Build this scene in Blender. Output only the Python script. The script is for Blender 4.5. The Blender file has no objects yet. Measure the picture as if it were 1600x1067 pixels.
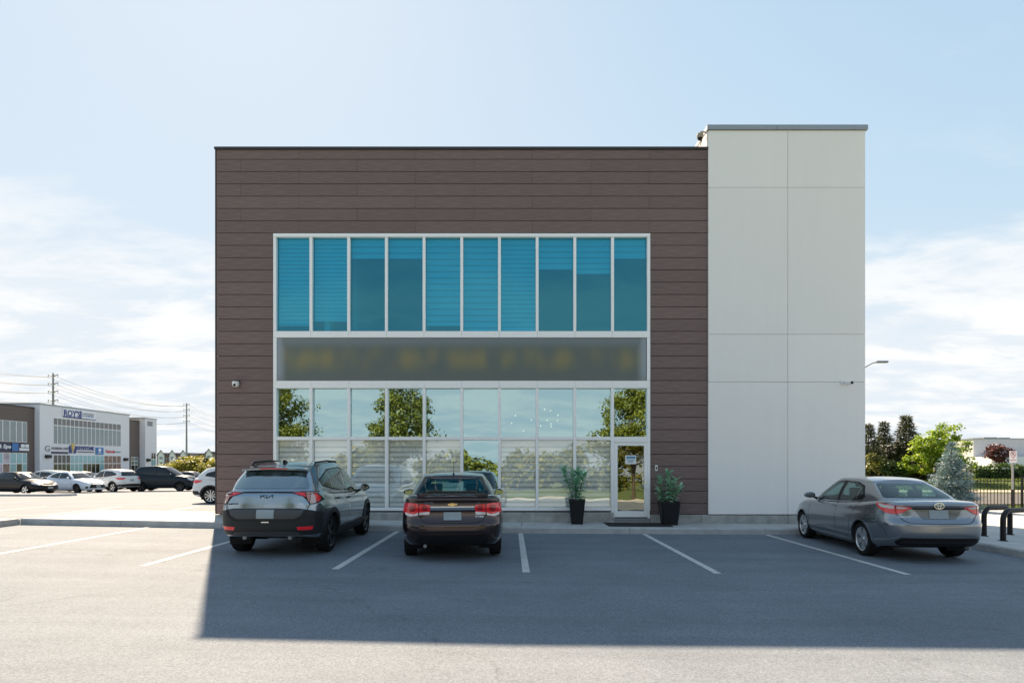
import bpy, bmesh, math, random
import numpy as np
from mathutils import Vector, Matrix
from mathutils.bvhtree import BVHTree
from mathutils.geometry import delaunay_2d_cdt

random.seed(7)
np.random.seed(7)
S = bpy.context.scene
COL = S.collection

# ------------------------------------------------------------ camera
FPX, CX, HY, CAMH = 950.0, 798.0, 723.0, 1.70      # focal length / principal column / horizon row of the 1600 px photograph
cam = bpy.data.cameras.new('camera')
cam.sensor_width = 36.0
cam.lens = FPX / 1600.0 * 36.0
cam.shift_x = (800.0 - CX) / 1600.0
cam.shift_y = (HY - 533.5) / 1600.0
cam.clip_start = 0.05
cam.clip_end = 5000
camo = bpy.data.objects.new('camera', cam)
camo.location = (0, 0, CAMH)
camo.rotation_euler = (math.radians(90), 0, 0)
COL.objects.link(camo)
S.camera = camo

# ------------------------------------------------------------ light
SUN_DIR = Vector((-4.82, 10.27, 9.95)).normalized()          # towards the sun
SUN_EL = math.asin(SUN_DIR.z)
SUN_AZ = math.atan2(SUN_DIR.x, SUN_DIR.y)                     # from +Y towards +X
w = bpy.data.worlds.new('World')
S.world = w
w.use_nodes = True
nt = w.node_tree
nt.nodes.clear()
def N(nt, typ, **kw):
    n = nt.nodes.new(typ)
    for k, v in kw.items():
        if k in n.inputs: n.inputs[k].default_value = v
        else: setattr(n, k, v)
    return n
out = N(nt, 'ShaderNodeOutputWorld')
SKY_STRENGTH = 0.056
bg = N(nt, 'ShaderNodeBackground', Strength=SKY_STRENGTH)
sky = N(nt, 'ShaderNodeTexSky')
sky.sky_type = 'NISHITA'
sky.sun_disc = False
sky.sun_elevation = SUN_EL
sky.sun_rotation = SUN_AZ
sky.altitude = 150
sky.air_density = 1.0
sky.dust_density = 0.35
sky.ozone_density = 1.4
tc = N(nt, 'ShaderNodeTexCoord')
sep = N(nt, 'ShaderNodeSeparateXYZ')
nt.links.new(tc.outputs['Generated'], sep.inputs[0])
def M_(op, a, b=None, c=None, clamp=False):
    n = nt.nodes.new('ShaderNodeMath'); n.operation = op; n.use_clamp = clamp
    for i, q in enumerate((a, b, c)):
        if q is None: continue
        if isinstance(q, (int, float)): n.inputs[i].default_value = q
        else: nt.links.new(q, n.inputs[i])
    return n.outputs[0]
zc = M_('MAXIMUM', sep.outputs['Z'], 0.0)
den = M_('ADD', zc, 0.16)
u = M_('DIVIDE', sep.outputs['X'], den)
v = M_('DIVIDE', sep.outputs['Y'], den)
cmb = N(nt, 'ShaderNodeCombineXYZ')
nt.links.new(u, cmb.inputs[0]); nt.links.new(v, cmb.inputs[1])
mp = N(nt, 'ShaderNodeMapping')
mp.inputs['Rotation'].default_value = (0, 0, math.radians(24))
mp.inputs['Scale'].default_value = (0.85, 1.4, 1.0)
nt.links.new(cmb.outputs[0], mp.inputs[0])
n1 = N(nt, 'ShaderNodeTexNoise', Scale=2.3, Detail=9.0, Roughness=0.62, Distortion=0.25)
nt.links.new(mp.outputs[0], n1.inputs['Vector'])
n2 = N(nt, 'ShaderNodeTexNoise', Scale=0.9, Detail=4.0, Roughness=0.5)
nt.links.new(mp.outputs[0], n2.inputs['Vector'])
def RAMP(x, a, b):
    n = nt.nodes.new('ShaderNodeMapRange'); n.interpolation_type = 'SMOOTHSTEP'
    nt.links.new(x, n.inputs[0])
    n.inputs[1].default_value = a; n.inputs[2].default_value = b
    n.inputs[3].default_value = 0; n.inputs[4].default_value = 1
    return n.outputs[0]
# cloud banks sit low over the horizon, thinning upwards
low = M_('SUBTRACT', 1.0, RAMP(zc, 0.16, 0.44))
cov = M_('ADD', M_('MULTIPLY', n1.outputs[0], 0.75), M_('MULTIPLY', n2.outputs[0], 0.55))
cov = M_('ADD', cov, M_('MULTIPLY', low, 0.33))
cl = M_('MULTIPLY', RAMP(cov, 0.70, 0.92), M_('ADD', M_('MULTIPLY', low, 0.82), 0.16))
hz = M_('SUBTRACT', 1.0, RAMP(zc, 0.0, 0.34))
clcol = N(nt, 'ShaderNodeMixRGB')
clcol.inputs[1].default_value = (1.95, 2.12, 2.28, 1)
clcol.inputs[2].default_value = (2.46, 2.46, 2.44, 1)
nt.links.new(RAMP(n1.outputs[0], 0.40, 0.62), clcol.inputs[0])
# thin summer haze veil: greys the clear sky a little everywhere
veil = N(nt, 'ShaderNodeMixRGB')
veil.inputs[2].default_value = (1.98, 2.16, 2.32, 1)
nt.links.new(M_('ADD', M_('MULTIPLY', hz, 0.40), 0.13), veil.inputs[0])
# a high thin veil evens out the glare round the sun: c / sqrt(1 + (c/k)^2)
def VM(op, a, b=None):
    n = nt.nodes.new('ShaderNodeVectorMath'); n.operation = op
    for i, q in enumerate((a, b)):
        if q is None: continue
        if isinstance(q, tuple): n.inputs[i].default_value = q
        else: nt.links.new(q, n.inputs[i])
    return n.outputs[0]
q = VM('MULTIPLY', sky.outputs[0], (0.90/1.84, 1.0/2.08, 1.02/2.34))
q2 = VM('ADD', VM('MULTIPLY', q, q), (1.0, 1.0, 1.0))
sr = nt.nodes.new('ShaderNodeSeparateXYZ'); nt.links.new(q2, sr.inputs[0])
cr = nt.nodes.new('ShaderNodeCombineXYZ')
for i in range(3): nt.links.new(M_('POWER', sr.outputs[i], -0.5), cr.inputs[i])
soft = VM('MULTIPLY', VM('MULTIPLY', sky.outputs[0], (0.90, 1.0, 1.02)), cr.outputs[0])
nt.links.new(soft, veil.inputs[1])
mx = N(nt, 'ShaderNodeMixRGB')
nt.links.new(cl, mx.inputs[0])
nt.links.new(veil.outputs[0], mx.inputs[1])
nt.links.new(clcol.outputs[0], mx.inputs[2])
nt.links.new(mx.outputs[0], bg.inputs['Color'])
nt.links.new(bg.outputs[0], out.inputs[0])

sl = bpy.data.lights.new('sun', 'SUN')
sl.energy = 2.0
sl.angle = math.radians(0.55)
sl.color = (1.0, 0.79, 0.57)
so = bpy.data.objects.new('sun', sl)
so.rotation_euler = SUN_DIR.to_track_quat('Z', 'Y').to_euler()
so.location = (-20, 40, 40)
COL.objects.link(so)

S.view_settings.view_transform = 'Standard'
S.view_settings.look = 'None'
S.view_settings.exposure = 2.90
S.view_settings.gamma = 1.0
S.view_settings.use_curve_mapping = False
S.cycles.use_denoising = True
S.cycles.max_bounces = 8
S.cycles.transparent_max_bounces = 24
S.cycles.sample_clamp_indirect = 6.0
S.cycles.use_adaptive_sampling = True

# ------------------------------------------------------------ helpers
def PX(px, D): return (px - CX) * D / FPX
def PZ(py, D): return CAMH - (py - HY) * D / FPX

class MB:
    """collects primitives; build() links them as ONE mesh object"""
    def __init__(s): s.v = []; s.f = []; s.m = []
    def add(s, vs, fs, mi=0):
        o = len(s.v); s.v += [tuple(p) for p in vs]
        s.f += [tuple(i + o for i in f) for f in fs]; s.m += [mi] * len(fs)
    def box(s, x0, x1, y0, y1, z0, z1, mi=0, c=0.0):
        if c <= 0:
            s.add([(x0,y0,z0),(x1,y0,z0),(x1,y1,z0),(x0,y1,z0),(x0,y0,z1),(x1,y0,z1),(x1,y1,z1),(x0,y1,z1)],
                  [(0,3,2,1),(4,5,6,7),(0,1,5,4),(1,2,6,5),(2,3,7,6),(3,0,4,7)], mi)
        else:                                        # chamfered towards -Y (the face the street sees) and all round
            s.add([(x0,y0+c,z0),(x1,y0+c,z0),(x1,y0+c,z1),(x0,y0+c,z1),
                   (x0+c,y0,z0+c),(x1-c,y0,z0+c),(x1-c,y0,z1-c),(x0+c,y0,z1-c),
                   (x0,y1,z0),(x1,y1,z0),(x1,y1,z1),(x0,y1,z1)],
                  [(4,5,6,7),(0,1,5,4),(1,2,6,5),(2,3,7,6),(3,0,4,7),(0,8,9,1),(1,9,10,2),(2,10,11,3),(3,11,8,0),(8,11,10,9)], mi)
        return s
    def rbox(s, x0, x1, y0, y1, z0, z1, r, mi=0):
        """box with all edges chamfered by r"""
        cx, cy, cz = (x0+x1)/2, (y0+y1)/2, (z0+z1)/2
        bm = bmesh.new(); bmesh.ops.create_cube(bm, size=1.0)
        for q in bm.verts: q.co = Vector((cx + q.co.x*(x1-x0), cy + q.co.y*(y1-y0), cz + q.co.z*(z1-z0)))
        bmesh.ops.bevel(bm, geom=list(bm.edges), offset=r, segments=2, affect='EDGES', profile=0.6)
        s.bm(bm, mi); return s
    def bm(s, bm, mi=0):
        bm.verts.ensure_lookup_table(); bm.verts.index_update()
        s.add([q.co for q in bm.verts], [[q.index for q in f.verts] for f in bm.faces], mi); bm.free()
    def tube(s, pts, r, n=8, mi=0, cap=True):
        pts = [Vector(p) for p in pts]
        rs = r if isinstance(r, (list, tuple)) else [r]*len(pts)
        vs = []; fs = []
        up = None
        for i, p in enumerate(pts):
            d = (pts[min(i+1, len(pts)-1)] - pts[max(i-1, 0)]).normalized()
            if up is None:
                up = Vector((0,0,1)) if abs(d.z) < 0.9 else Vector((1,0,0))
            a = d.cross(up).normalized(); b = a.cross(d).normalized(); up = b
            for k in range(n):
                t = 2*math.pi*k/n
                vs.append(p + (a*math.cos(t) + b*math.sin(t))*rs[i])
        for i in range(len(pts)-1):
            for k in range(n):
                k2 = (k+1) % n
                fs.append((i*n+k, i*n+k2, (i+1)*n+k2, (i+1)*n+k))
        if cap:
            fs.append(tuple(range(n-1, -1, -1))); fs.append(tuple(range((len(pts)-1)*n, len(pts)*n)))
        s.add(vs, fs, mi); return s
    def lathe(s, prof, n=24, axis='z', c=(0,0,0), mi=0, cap=True):
        """prof: (radius, height) pairs"""
        vs = []; fs = []
        for (r, h) in prof:
            for k in range(n):
                t = 2*math.pi*k/n; a, b = r*math.cos(t), r*math.sin(t)
                p = {'z': (a, b, h), 'y': (a, h, b), 'x': (h, a, b)}[axis]
                vs.append((p[0]+c[0], p[1]+c[1], p[2]+c[2]))
        for i in range(len(prof)-1):
            for k in range(n):
                k2 = (k+1) % n; fs.append((i*n+k, i*n+k2, (i+1)*n+k2, (i+1)*n+k))
        if cap:
            if prof[0][0] > 1e-5: fs.append(tuple(range(n-1, -1, -1)))
            if prof[-1][0] > 1e-5: fs.append(tuple(range((len(prof)-1)*n, len(prof)*n)))
        s.add(vs, fs, mi); return s
    def prism(s, poly, y0, y1, mi=0, plane='xz'):
        n = len(poly); vs = []
        for y in (y0, y1):
            for (a, b) in poly:
                vs.append((a, y, b) if plane == 'xz' else ((a, b, y) if plane == 'xy' else (y, a, b)))
        s.add(vs, [tuple(range(n)), tuple(range(2*n-1, n-1, -1))] + [(i, n+i, n+(i+1)%n, (i+1)%n) for i in range(n)], mi)
        return s
    def mesh(s, name, mats, smooth=False, angle=35):
        me = bpy.data.meshes.new(name)
        me.from_pydata(s.v, [], s.f)
        if not isinstance(mats, (list, tuple)): mats = [mats]
        for m in mats: me.materials.append(m)
        if len(mats) > 1: me.polygons.foreach_set('material_index', s.m)
        bm = bmesh.new(); bm.from_mesh(me)
        bmesh.ops.remove_doubles(bm, verts=bm.verts, dist=1e-5) if smooth else None
        bmesh.ops.recalc_face_normals(bm, faces=bm.faces)
        bm.to_mesh(me); bm.free()
        if smooth:
            me.polygons.foreach_set('use_smooth', [True]*len(me.polygons))
            me.set_sharp_from_angle(angle=math.radians(angle))
        me.update()
        return me
    def build(s, name, mats, parent=None, smooth=False, angle=35, loc=None, rz=None):
        return obj(name, s.mesh(name, mats, smooth, angle), parent, loc, rz)

def obj(name, me, parent=None, loc=None, rz=None):
    o = bpy.data.objects.new(name, me); COL.objects.link(o)
    if parent is not None: o.parent = parent
    if loc is not None: o.location = loc
    if rz is not None: o.rotation_euler = (0, 0, rz)
    return o
def tag(o, label=None, cat=None, group=None, kind=None):
    if label: o['label'] = label
    if cat: o['category'] = cat
    if group: o['group'] = group
    if kind: o['kind'] = kind
    return o
def thing(name, label, cat, loc=(0,0,0), rz=0.0, group=None):
    o = bpy.data.objects.new(name, None); COL.objects.link(o)
    o.empty_display_size = 0.2
    o.location = loc; o.rotation_euler = (0, 0, rz)
    return tag(o, label, cat, group)
def copy_tree(o, kids, parent=None):
    c = o.copy(); COL.objects.link(c)
    if parent is not None: c.parent = parent
    for ch in kids.get(o.name, []): copy_tree(ch, kids, c)
    return c
def kids_map():
    k = {}
    for q in bpy.data.objects:
        if q.parent: k.setdefault(q.parent.name, []).append(q)
    return k
def grid_sheet(name, xs, ys, zf, mat, parent=None, kind='structure', off=0.0):
    xs = np.array(xs, float); ys = np.array(ys, float)
    vs = [(x, y, zf(x, y) + off) for y in ys for x in xs]
    nx = len(xs)
    fs = [(j*nx+i, j*nx+i+1, (j+1)*nx+i+1, (j+1)*nx+i) for j in range(len(ys)-1) for i in range(nx-1)]
    me = bpy.data.meshes.new(name); me.from_pydata(vs, [], fs); me.materials.append(mat)
    me.polygons.foreach_set('use_smooth', [True]*len(me.polygons)); me.update()
    o = obj(name, me, parent)
    if kind: o['kind'] = kind
    return o
def text_mesh(txt, size, depth=0.02, bold=0.0, sx=1.0, shear=0.0):
    cu = bpy.data.curves.new('lettering', 'FONT')
    cu.body = txt; cu.size = size; cu.extrude = depth/2; cu.offset = bold; cu.align_x = 'CENTER'; cu.align_y = 'CENTER'
    cu.shear = shear; cu.resolution_u = 3
    to = bpy.data.objects.new('lettering', cu); COL.objects.link(to)
    dg = bpy.context.evaluated_depsgraph_get(); dg.update()
    me = bpy.data.meshes.new_from_object(to.evaluated_get(dg))
    bpy.data.objects.remove(to); bpy.data.curves.remove(cu)
    if sx != 1.0:
        for q in me.vertices: q.co.x *= sx
    return me

# ------------------------------------------------------------ materials
def new_mat(name):
    m = bpy.data.materials.new(name); m.use_nodes = True
    return m, m.node_tree, m.node_tree.nodes['Principled BSDF']
def L(t, a, b): t.links.new(a, b)
def plain(name, col, rough=0.6, metal=0.0, coat=0.0, spec=0.5, var=0.0, vscale=8.0, bump=0.0, bscale=60.0, rnd=0.0, stretch=None, emit=0.0):
    m, t, b = new_mat(name)
    b.inputs['Base Color'].default_value = (*col, 1); b.inputs['Roughness'].default_value = rough
    b.inputs['Metallic'].default_value = metal; b.inputs['Coat Weight'].default_value = coat
    b.inputs['Coat Roughness'].default_value = 0.03
    b.inputs['Specular IOR Level'].default_value = spec
    if emit:
        b.inputs['Emission Color'].default_value = (*col, 1); b.inputs['Emission Strength'].default_value = emit
    if var or bump or rnd:
        tcn = N(t, 'ShaderNodeTexCoord'); vec = tcn.outputs['Object']
        if stretch:
            mpn = N(t, 'ShaderNodeMapping'); mpn.inputs['Scale'].default_value = stretch
            L(t, vec, mpn.inputs[0]); vec = mpn.outputs[0]
    if var or rnd:
        nz = N(t, 'ShaderNodeTexNoise', Scale=vscale, Detail=6.0, Roughness=0.6); L(t, vec, nz.inputs['Vector'])
        fac = nz.outputs[0]
        mr = N(t, 'ShaderNodeMapRange'); L(t, fac, mr.inputs[0])
        mr.inputs[1].default_value = 0.25; mr.inputs[2].default_value = 0.75
        mr.inputs[3].default_value = 1-var; mr.inputs[4].default_value = 1+var
        fac = mr.outputs[0]
        if rnd:
            oi = N(t, 'ShaderNodeObjectInfo')
            m2 = N(t, 'ShaderNodeMapRange'); L(t, oi.outputs['Random'], m2.inputs[0])
            m2.inputs[3].default_value = 1-rnd; m2.inputs[4].default_value = 1+rnd
            mm = N(t, 'ShaderNodeMath', operation='MULTIPLY'); L(t, fac, mm.inputs[0]); L(t, m2.outputs[0], mm.inputs[1]); fac = mm.outputs[0]
        mc = N(t, 'ShaderNodeVectorMath', operation='SCALE'); mc.inputs[0].default_value = col
        L(t, fac, mc.inputs['Scale']); L(t, mc.outputs[0], b.inputs['Base Color'])
    if bump:
        n3 = N(t, 'ShaderNodeTexNoise', Scale=bscale, Detail=5.0, Roughness=0.65); L(t, vec, n3.inputs['Vector'])
        bp = N(t, 'ShaderNodeBump', Strength=bump, Distance=0.02); L(t, n3.outputs[0], bp.inputs['Height'])
        L(t, bp.outputs[0], b.inputs['Normal'])
    return m

def asphalt_mat(name, c0, c1, stain=True):
    m, t, b = new_mat(name)
    tcn = N(t, 'ShaderNodeTexCoord'); vec = tcn.outputs['Object']
    fine = N(t, 'ShaderNodeTexNoise', Scale=120.0, Detail=4.0, Roughness=0.75); L(t, vec, fine.inputs['Vector'])
    mid = N(t, 'ShaderNodeTexNoise', Scale=28.0, Detail=5.0, Roughness=0.7); L(t, vec, mid.inputs['Vector'])
    big = N(t, 'ShaderNodeTexNoise', Scale=0.55, Detail=7.0, Roughness=0.62, Distortion=0.4); L(t, vec, big.inputs['Vector'])
    mpn = N(t, 'ShaderNodeMapping'); mpn.inputs['Scale'].default_value = (0.35, 2.6, 1); L(t, vec, mpn.inputs[0])
    strk = N(t, 'ShaderNodeTexNoise', Scale=0.8, Detail=5.0, Roughness=0.6); L(t, mpn.outputs[0], strk.inputs['Vector'])
    vor = N(t, 'ShaderNodeTexVoronoi', Scale=75.0); L(t, vec, vor.inputs['Vector'])
    r = N(t, 'ShaderNodeValToRGB'); r.color_ramp.elements[0].position = 0.30; r.color_ramp.elements[1].position = 0.72
    r.color_ramp.elements[0].color = (*c0, 1); r.color_ramp.elements[1].color = (*c1, 1)
    def mul(a, k): q = N(t, 'ShaderNodeMath', operation='MULTIPLY'); L(t, a, q.inputs[0]); q.inputs[1].default_value = k; return q.outputs[0]
    def add(a, c): q = N(t, 'ShaderNodeMath', operation='ADD'); L(t, a, q.inputs[0]); L(t, c, q.inputs[1]); return q.outputs[0]
    f = add(add(mul(fine.outputs[0], 0.34), mul(mid.outputs[0], 0.24)), add(mul(big.outputs[0], 0.26), mul(strk.outputs[0], 0.16)))
    L(t, f, r.inputs[0])
    # pale aggregate chips
    sx = N(t, 'ShaderNodeMixRGB', blend_type='MULTIPLY'); sx.inputs[0].default_value = 0.5
    vr = N(t, 'ShaderNodeValToRGB'); vr.color_ramp.elements[0].color = (0.42,0.42,0.42,1); vr.color_ramp.elements[1].color = (1.55,1.53,1.50,1)
    L(t, vor.outputs['Color'], vr.inputs[0]); L(t, r.outputs[0], sx.inputs[1]); L(t, vr.outputs[0], sx.inputs[2])
    last = sx.outputs[0]
    if stain:   # oil drips and damp patches where cars stand
        st = N(t, 'ShaderNodeTexNoise', Scale=0.9, Detail=8.0, Roughness=0.7); L(t, vec, st.inputs['Vector'])
        sr = N(t, 'ShaderNodeMapRange'); sr.inputs[1].default_value = 0.60; sr.inputs[2].default_value = 0.72; sr.inputs[3].default_value = 1.0; sr.inputs[4].default_value = 0.74
        L(t, st.outputs[0], sr.inputs[0])
        # old tyre tracks along the aisle, fine cracks, and drips where engines stood
        mp2 = N(t, 'ShaderNodeMapping'); mp2.inputs['Scale'].default_value = (0.05, 1.1, 1); L(t, vec, mp2.inputs[0])
        tk = N(t, 'ShaderNodeTexNoise', Scale=1.3, Detail=3.0, Roughness=0.5); L(t, mp2.outputs[0], tk.inputs['Vector'])
        tr_ = N(t, 'ShaderNodeMapRange'); tr_.inputs[1].default_value = 0.52; tr_.inputs[2].default_value = 0.70; tr_.inputs[3].default_value = 1.0; tr_.inputs[4].default_value = 0.88
        L(t, tk.outputs[0], tr_.inputs[0])
        wv = N(t, 'ShaderNodeTexNoise', Scale=2.2, Detail=4.0); L(t, vec, wv.inputs['Vector'])
        vm_ = N(t, 'ShaderNodeVectorMath', operation='MULTIPLY_ADD'); L(t, wv.outputs['Color'], vm_.inputs[0]); vm_.inputs[1].default_value = (0.7,0.7,0.7); L(t, vec, vm_.inputs[2])
        ck = N(t, 'ShaderNodeTexVoronoi', Scale=0.16, feature='DISTANCE_TO_EDGE'); L(t, vm_.outputs[0], ck.inputs['Vector'])
        cr_ = N(t, 'ShaderNodeMapRange'); cr_.inputs[1].default_value = 0.0; cr_.inputs[2].default_value = 0.0035; cr_.inputs[3].default_value = 0.80; cr_.inputs[4].default_value = 1.0
        L(t, ck.outputs['Distance'], cr_.inputs[0])
        dp = N(t, 'ShaderNodeTexVoronoi', Scale=0.6); L(t, vm_.outputs[0], dp.inputs['Vector'])
        dr_ = N(t, 'ShaderNodeMapRange', interpolation_type='SMOOTHSTEP'); dr_.inputs[1].default_value = 0.02; dr_.inputs[2].default_value = 0.075; dr_.inputs[3].default_value = 0.72; dr_.inputs[4].default_value = 1.0
        L(t, dp.outputs['Distance'], dr_.inputs[0])
        pr = sr.outputs[0]
        for q_ in (tr_.outputs[0], cr_.outputs[0], dr_.outputs[0]):
            mq = N(t, 'ShaderNodeMath', operation='MULTIPLY'); L(t, pr, mq.inputs[0]); L(t, q_, mq.inputs[1]); pr = mq.outputs[0]
        sc_ = N(t, 'ShaderNodeVectorMath', operation='SCALE'); L(t, last, sc_.inputs[0]); L(t, pr, sc_.inputs['Scale']); last = sc_.outputs[0]
    L(t, last, b.inputs['Base Color'])
    b.inputs['Roughness'].default_value = 0.88; b.inputs['Specular IOR Level'].default_value = 0.3
    bp = N(t, 'ShaderNodeBump', Strength=0.35, Distance=0.012); L(t, f, bp.inputs['Height']); L(t, bp.outputs[0], b.inputs['Normal'])
    return m

def glass_mat(name, tint, refl, rtint, rough=0.0, wavy=0.0):
    """coated architectural / car glass: tinted transmission, Fresnel-raised mirror reflection"""
    m, t, b = new_mat(name); t.nodes.remove(b)
    o = t.nodes['Material Output']
    tr = N(t, 'ShaderNodeBsdfTransparent'); tr.inputs[0].default_value = (*tint, 1)
    gl = N(t, 'ShaderNodeBsdfGlossy', Roughness=rough); gl.inputs[0].default_value = (*rtint, 1)
    if wavy:
        tcn = N(t, 'ShaderNodeTexCoord'); nz = N(t, 'ShaderNodeTexNoise', Scale=1.6, Detail=1.0); L(t, tcn.outputs['Object'], nz.inputs['Vector'])
        oi = N(t, 'ShaderNodeObjectInfo'); va = N(t, 'ShaderNodeVectorMath', operation='ADD'); L(t, tcn.outputs['Object'], va.inputs[0]); L(t, oi.outputs['Location'], va.inputs[1]); L(t, va.outputs[0], nz.inputs['Vector'])
        bp = N(t, 'ShaderNodeBump', Strength=1.0, Distance=wavy); L(t, nz.outputs[0], bp.inputs['Height']); L(t, bp.outputs[0], gl.inputs['Normal'])
    lw = N(t, 'ShaderNodeLayerWeight')
    pw = N(t, 'ShaderNodeMath', operation='POWER'); L(t, lw.outputs['Facing'], pw.inputs[0]); pw.inputs[1].default_value = 4.5
    ad = N(t, 'ShaderNodeMath', operation='ADD', use_clamp=True); L(t, pw.outputs[0], ad.inputs[0]); ad.inputs[1].default_value = refl
    mixn = N(t, 'ShaderNodeMixShader'); L(t, ad.outputs[0], mixn.inputs[0]); L(t, tr.outputs[0], mixn.inputs[1]); L(t, gl.outputs[0], mixn.inputs[2])
    L(t, mixn.outputs[0], o.inputs[0])
    return m

def leaf_mat(name, c0, c1, trans=0.35, rough=0.5):
    m, t, b = new_mat(name)
    oi = N(t, 'ShaderNodeTexCoord'); nz = N(t, 'ShaderNodeTexNoise', Scale=1.7, Detail=4.0); L(t, oi.outputs['Object'], nz.inputs['Vector'])
    at = N(t, 'ShaderNodeAttribute'); at.attribute_name = 'shade'
    r = N(t, 'ShaderNodeValToRGB'); r.color_ramp.elements[0].color = (*c0, 1); r.color_ramp.elements[1].color = (*c1, 1)
    r.color_ramp.elements[0].position = 0.2; r.color_ramp.elements[1].position = 0.85
    ad = N(t, 'ShaderNodeMath', operation='ADD'); mu = N(t, 'ShaderNodeMath', operation='MULTIPLY'); mu.inputs[1].default_value = 0.5
    L(t, nz.outputs[0], mu.inputs[0]); m3 = N(t, 'ShaderNodeMath', operation='MULTIPLY'); m3.inputs[1].default_value = 0.5
    L(t, at.outputs['Fac'], m3.inputs[0]); L(t, mu.outputs[0], ad.inputs[0]); L(t, m3.outputs[0], ad.inputs[1]); L(t, ad.outputs[0], r.inputs[0])
    b.inputs['Roughness'].default_value = rough
    L(t, r.outputs[0], b.inputs['Base Color'])
    tl = N(t, 'ShaderNodeBsdfTranslucent'); L(t, r.outputs[0], tl.inputs[0])
    mixn = N(t, 'ShaderNodeMixShader'); mixn.inputs[0].default_value = trans
    L(t, b.outputs[0], mixn.inputs[1]); L(t, tl.outputs[0], mixn.inputs[2]); L(t, mixn.outputs[0], t.nodes['Material Output'].inputs[0])
    return m

MAT = {}
MAT['asphalt'] = asphalt_mat('asphalt', (0.090,0.110,0.132), (0.240,0.270,0.305))
MAT['road'] = asphalt_mat('road_asphalt', (0.07,0.066,0.062), (0.15,0.142,0.135), stain=False)
MAT['concrete'] = plain('concrete_walk', (0.43,0.43,0.415), 0.85, var=0.16, vscale=2.5, bump=0.25, bscale=70)
MAT['kerb'] = plain('kerb_concrete', (0.42,0.42,0.41), 0.85, var=0.2, vscale=5, bump=0.3, bscale=50)
MAT['foundation'] = plain('foundation_concrete', (0.36,0.355,0.33), 0.88, var=0.32, vscale=4.5, bump=0.35, bscale=30)
def line_mat():
    m, t, b = new_mat('line_paint'); tcn = N(t, 'ShaderNodeTexCoord')
    a = N(t, 'ShaderNodeTexNoise', Scale=42.0, Detail=6.0, Roughness=0.75); L(t, tcn.outputs['Object'], a.inputs['Vector'])
    c = N(t, 'ShaderNodeTexNoise', Scale=2.2, Detail=5.0, Roughness=0.6); L(t, tcn.outputs['Object'], c.inputs['Vector'])
    ad = N(t, 'ShaderNodeMath', operation='ADD'); L(t, a.outputs[0], ad.inputs[0]); L(t, c.outputs[0], ad.inputs[1])
    r = N(t, 'ShaderNodeValToRGB'); e = r.color_ramp.elements
    e[0].position = 0.40; e[0].color = (0.60,0.60,0.58,1); e[1].position = 0.72; e[1].color = (0.19,0.195,0.20,1)
    n_ = e.new(0.56); n_.color = (0.50,0.50,0.48,1)
    mh = N(t, 'ShaderNodeMath', operation='MULTIPLY'); mh.inputs[1].default_value = 0.5; L(t, ad.outputs[0], mh.inputs[0]); L(t, mh.outputs[0], r.inputs[0])
    L(t, r.outputs[0], b.inputs['Base Color']); b.inputs['Roughness'].default_value = 0.8; b.inputs['Specular IOR Level'].default_value = 0.25; return m
MAT['line'] = line_mat()
MAT['grass'] = plain('grass', (0.095,0.13,0.03), 0.9, var=0.45, vscale=3.0, bump=0.6, bscale=40)
MAT['stucco'] = plain('white_stucco', (0.88,0.85,0.815), 0.9, spec=0.2, var=0.015, vscale=2.2, bump=0.4, bscale=1.0, rnd=0.02, stretch=(1.6,1.6,0.18))
MAT['dark'] = plain('dark_joint', (0.015,0.014,0.013), 0.9)
MAT['plank'] = plain('brown_plank', (0.190,0.134,0.124), 0.5, spec=0.25, var=0.34, vscale=5.0, bump=0.3, bscale=16, rnd=0.06, stretch=(0.5,4,16))
MAT['frame'] = plain('white_aluminium', (0.93,0.92,0.90), 0.22, var=0.02)
MAT['coping'] = plain('coping_metal', (0.30,0.33,0.35), 0.4, metal=0.3, var=0.06)
MAT['coping_dark'] = plain('dark_coping', (0.045,0.042,0.042), 0.4, metal=0.3)
MAT['black_metal'] = plain('black_metal', (0.009,0.009,0.010), 0.38, spec=0.3)
MAT['steel'] = plain('galvanised_steel', (0.27,0.275,0.28), 0.5, metal=0.3, var=0.1)
MAT['white_plastic'] = plain('white_plastic', (0.75,0.75,0.74), 0.35)
MAT['black_plastic'] = plain('black_plastic', (0.010,0.010,0.011), 0.5, spec=0.25)
MAT['rubber'] = plain('tyre_rubber', (0.012,0.012,0.012), 0.8, spec=0.2, bump=0.1, bscale=50)
MAT['alloy'] = plain('alloy', (0.62,0.63,0.64), 0.25, metal=0.9)
MAT['alloy_dark'] = plain('dark_alloy', (0.05,0.05,0.053), 0.3, metal=0.7)
MAT['chrome'] = plain('chrome', (0.80,0.81,0.82), 0.12, metal=1.0)
MAT['interior'] = plain('room_grey', (0.38,0.38,0.38), 0.9)
MAT['room_floor'] = plain('room_floor', (0.16,0.15,0.14), 0.6)
MAT['blind'] = plain('blind_fabric', (0.90,0.91,0.89), 0.9, var=0.02)
def sheer_mat():
    m, t, b = new_mat('sheer_fabric'); b.inputs['Base Color'].default_value = (0.80,0.82,0.80,1); b.inputs['Roughness'].default_value = 0.9
    tr = N(t, 'ShaderNodeBsdfTransparent'); mixn = N(t, 'ShaderNodeMixShader'); mixn.inputs[0].default_value = 0.74
    L(t, tr.outputs[0], mixn.inputs[1]); L(t, b.outputs[0], mixn.inputs[2]); L(t, mixn.outputs[0], t.nodes['Material Output'].inputs[0]); return m
MAT['sheer'] = sheer_mat()
MAT['glass_up'] = glass_mat('blue_tinted_glass', (0.14,0.54,0.68), 0.22, (0.17,0.74,0.95), wavy=0.0016)
MAT['glass_mid'] = glass_mat('mirror_glass', (0.40,0.52,0.52), 0.52, (0.68,0.97,1.0), wavy=0.0016)
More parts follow.
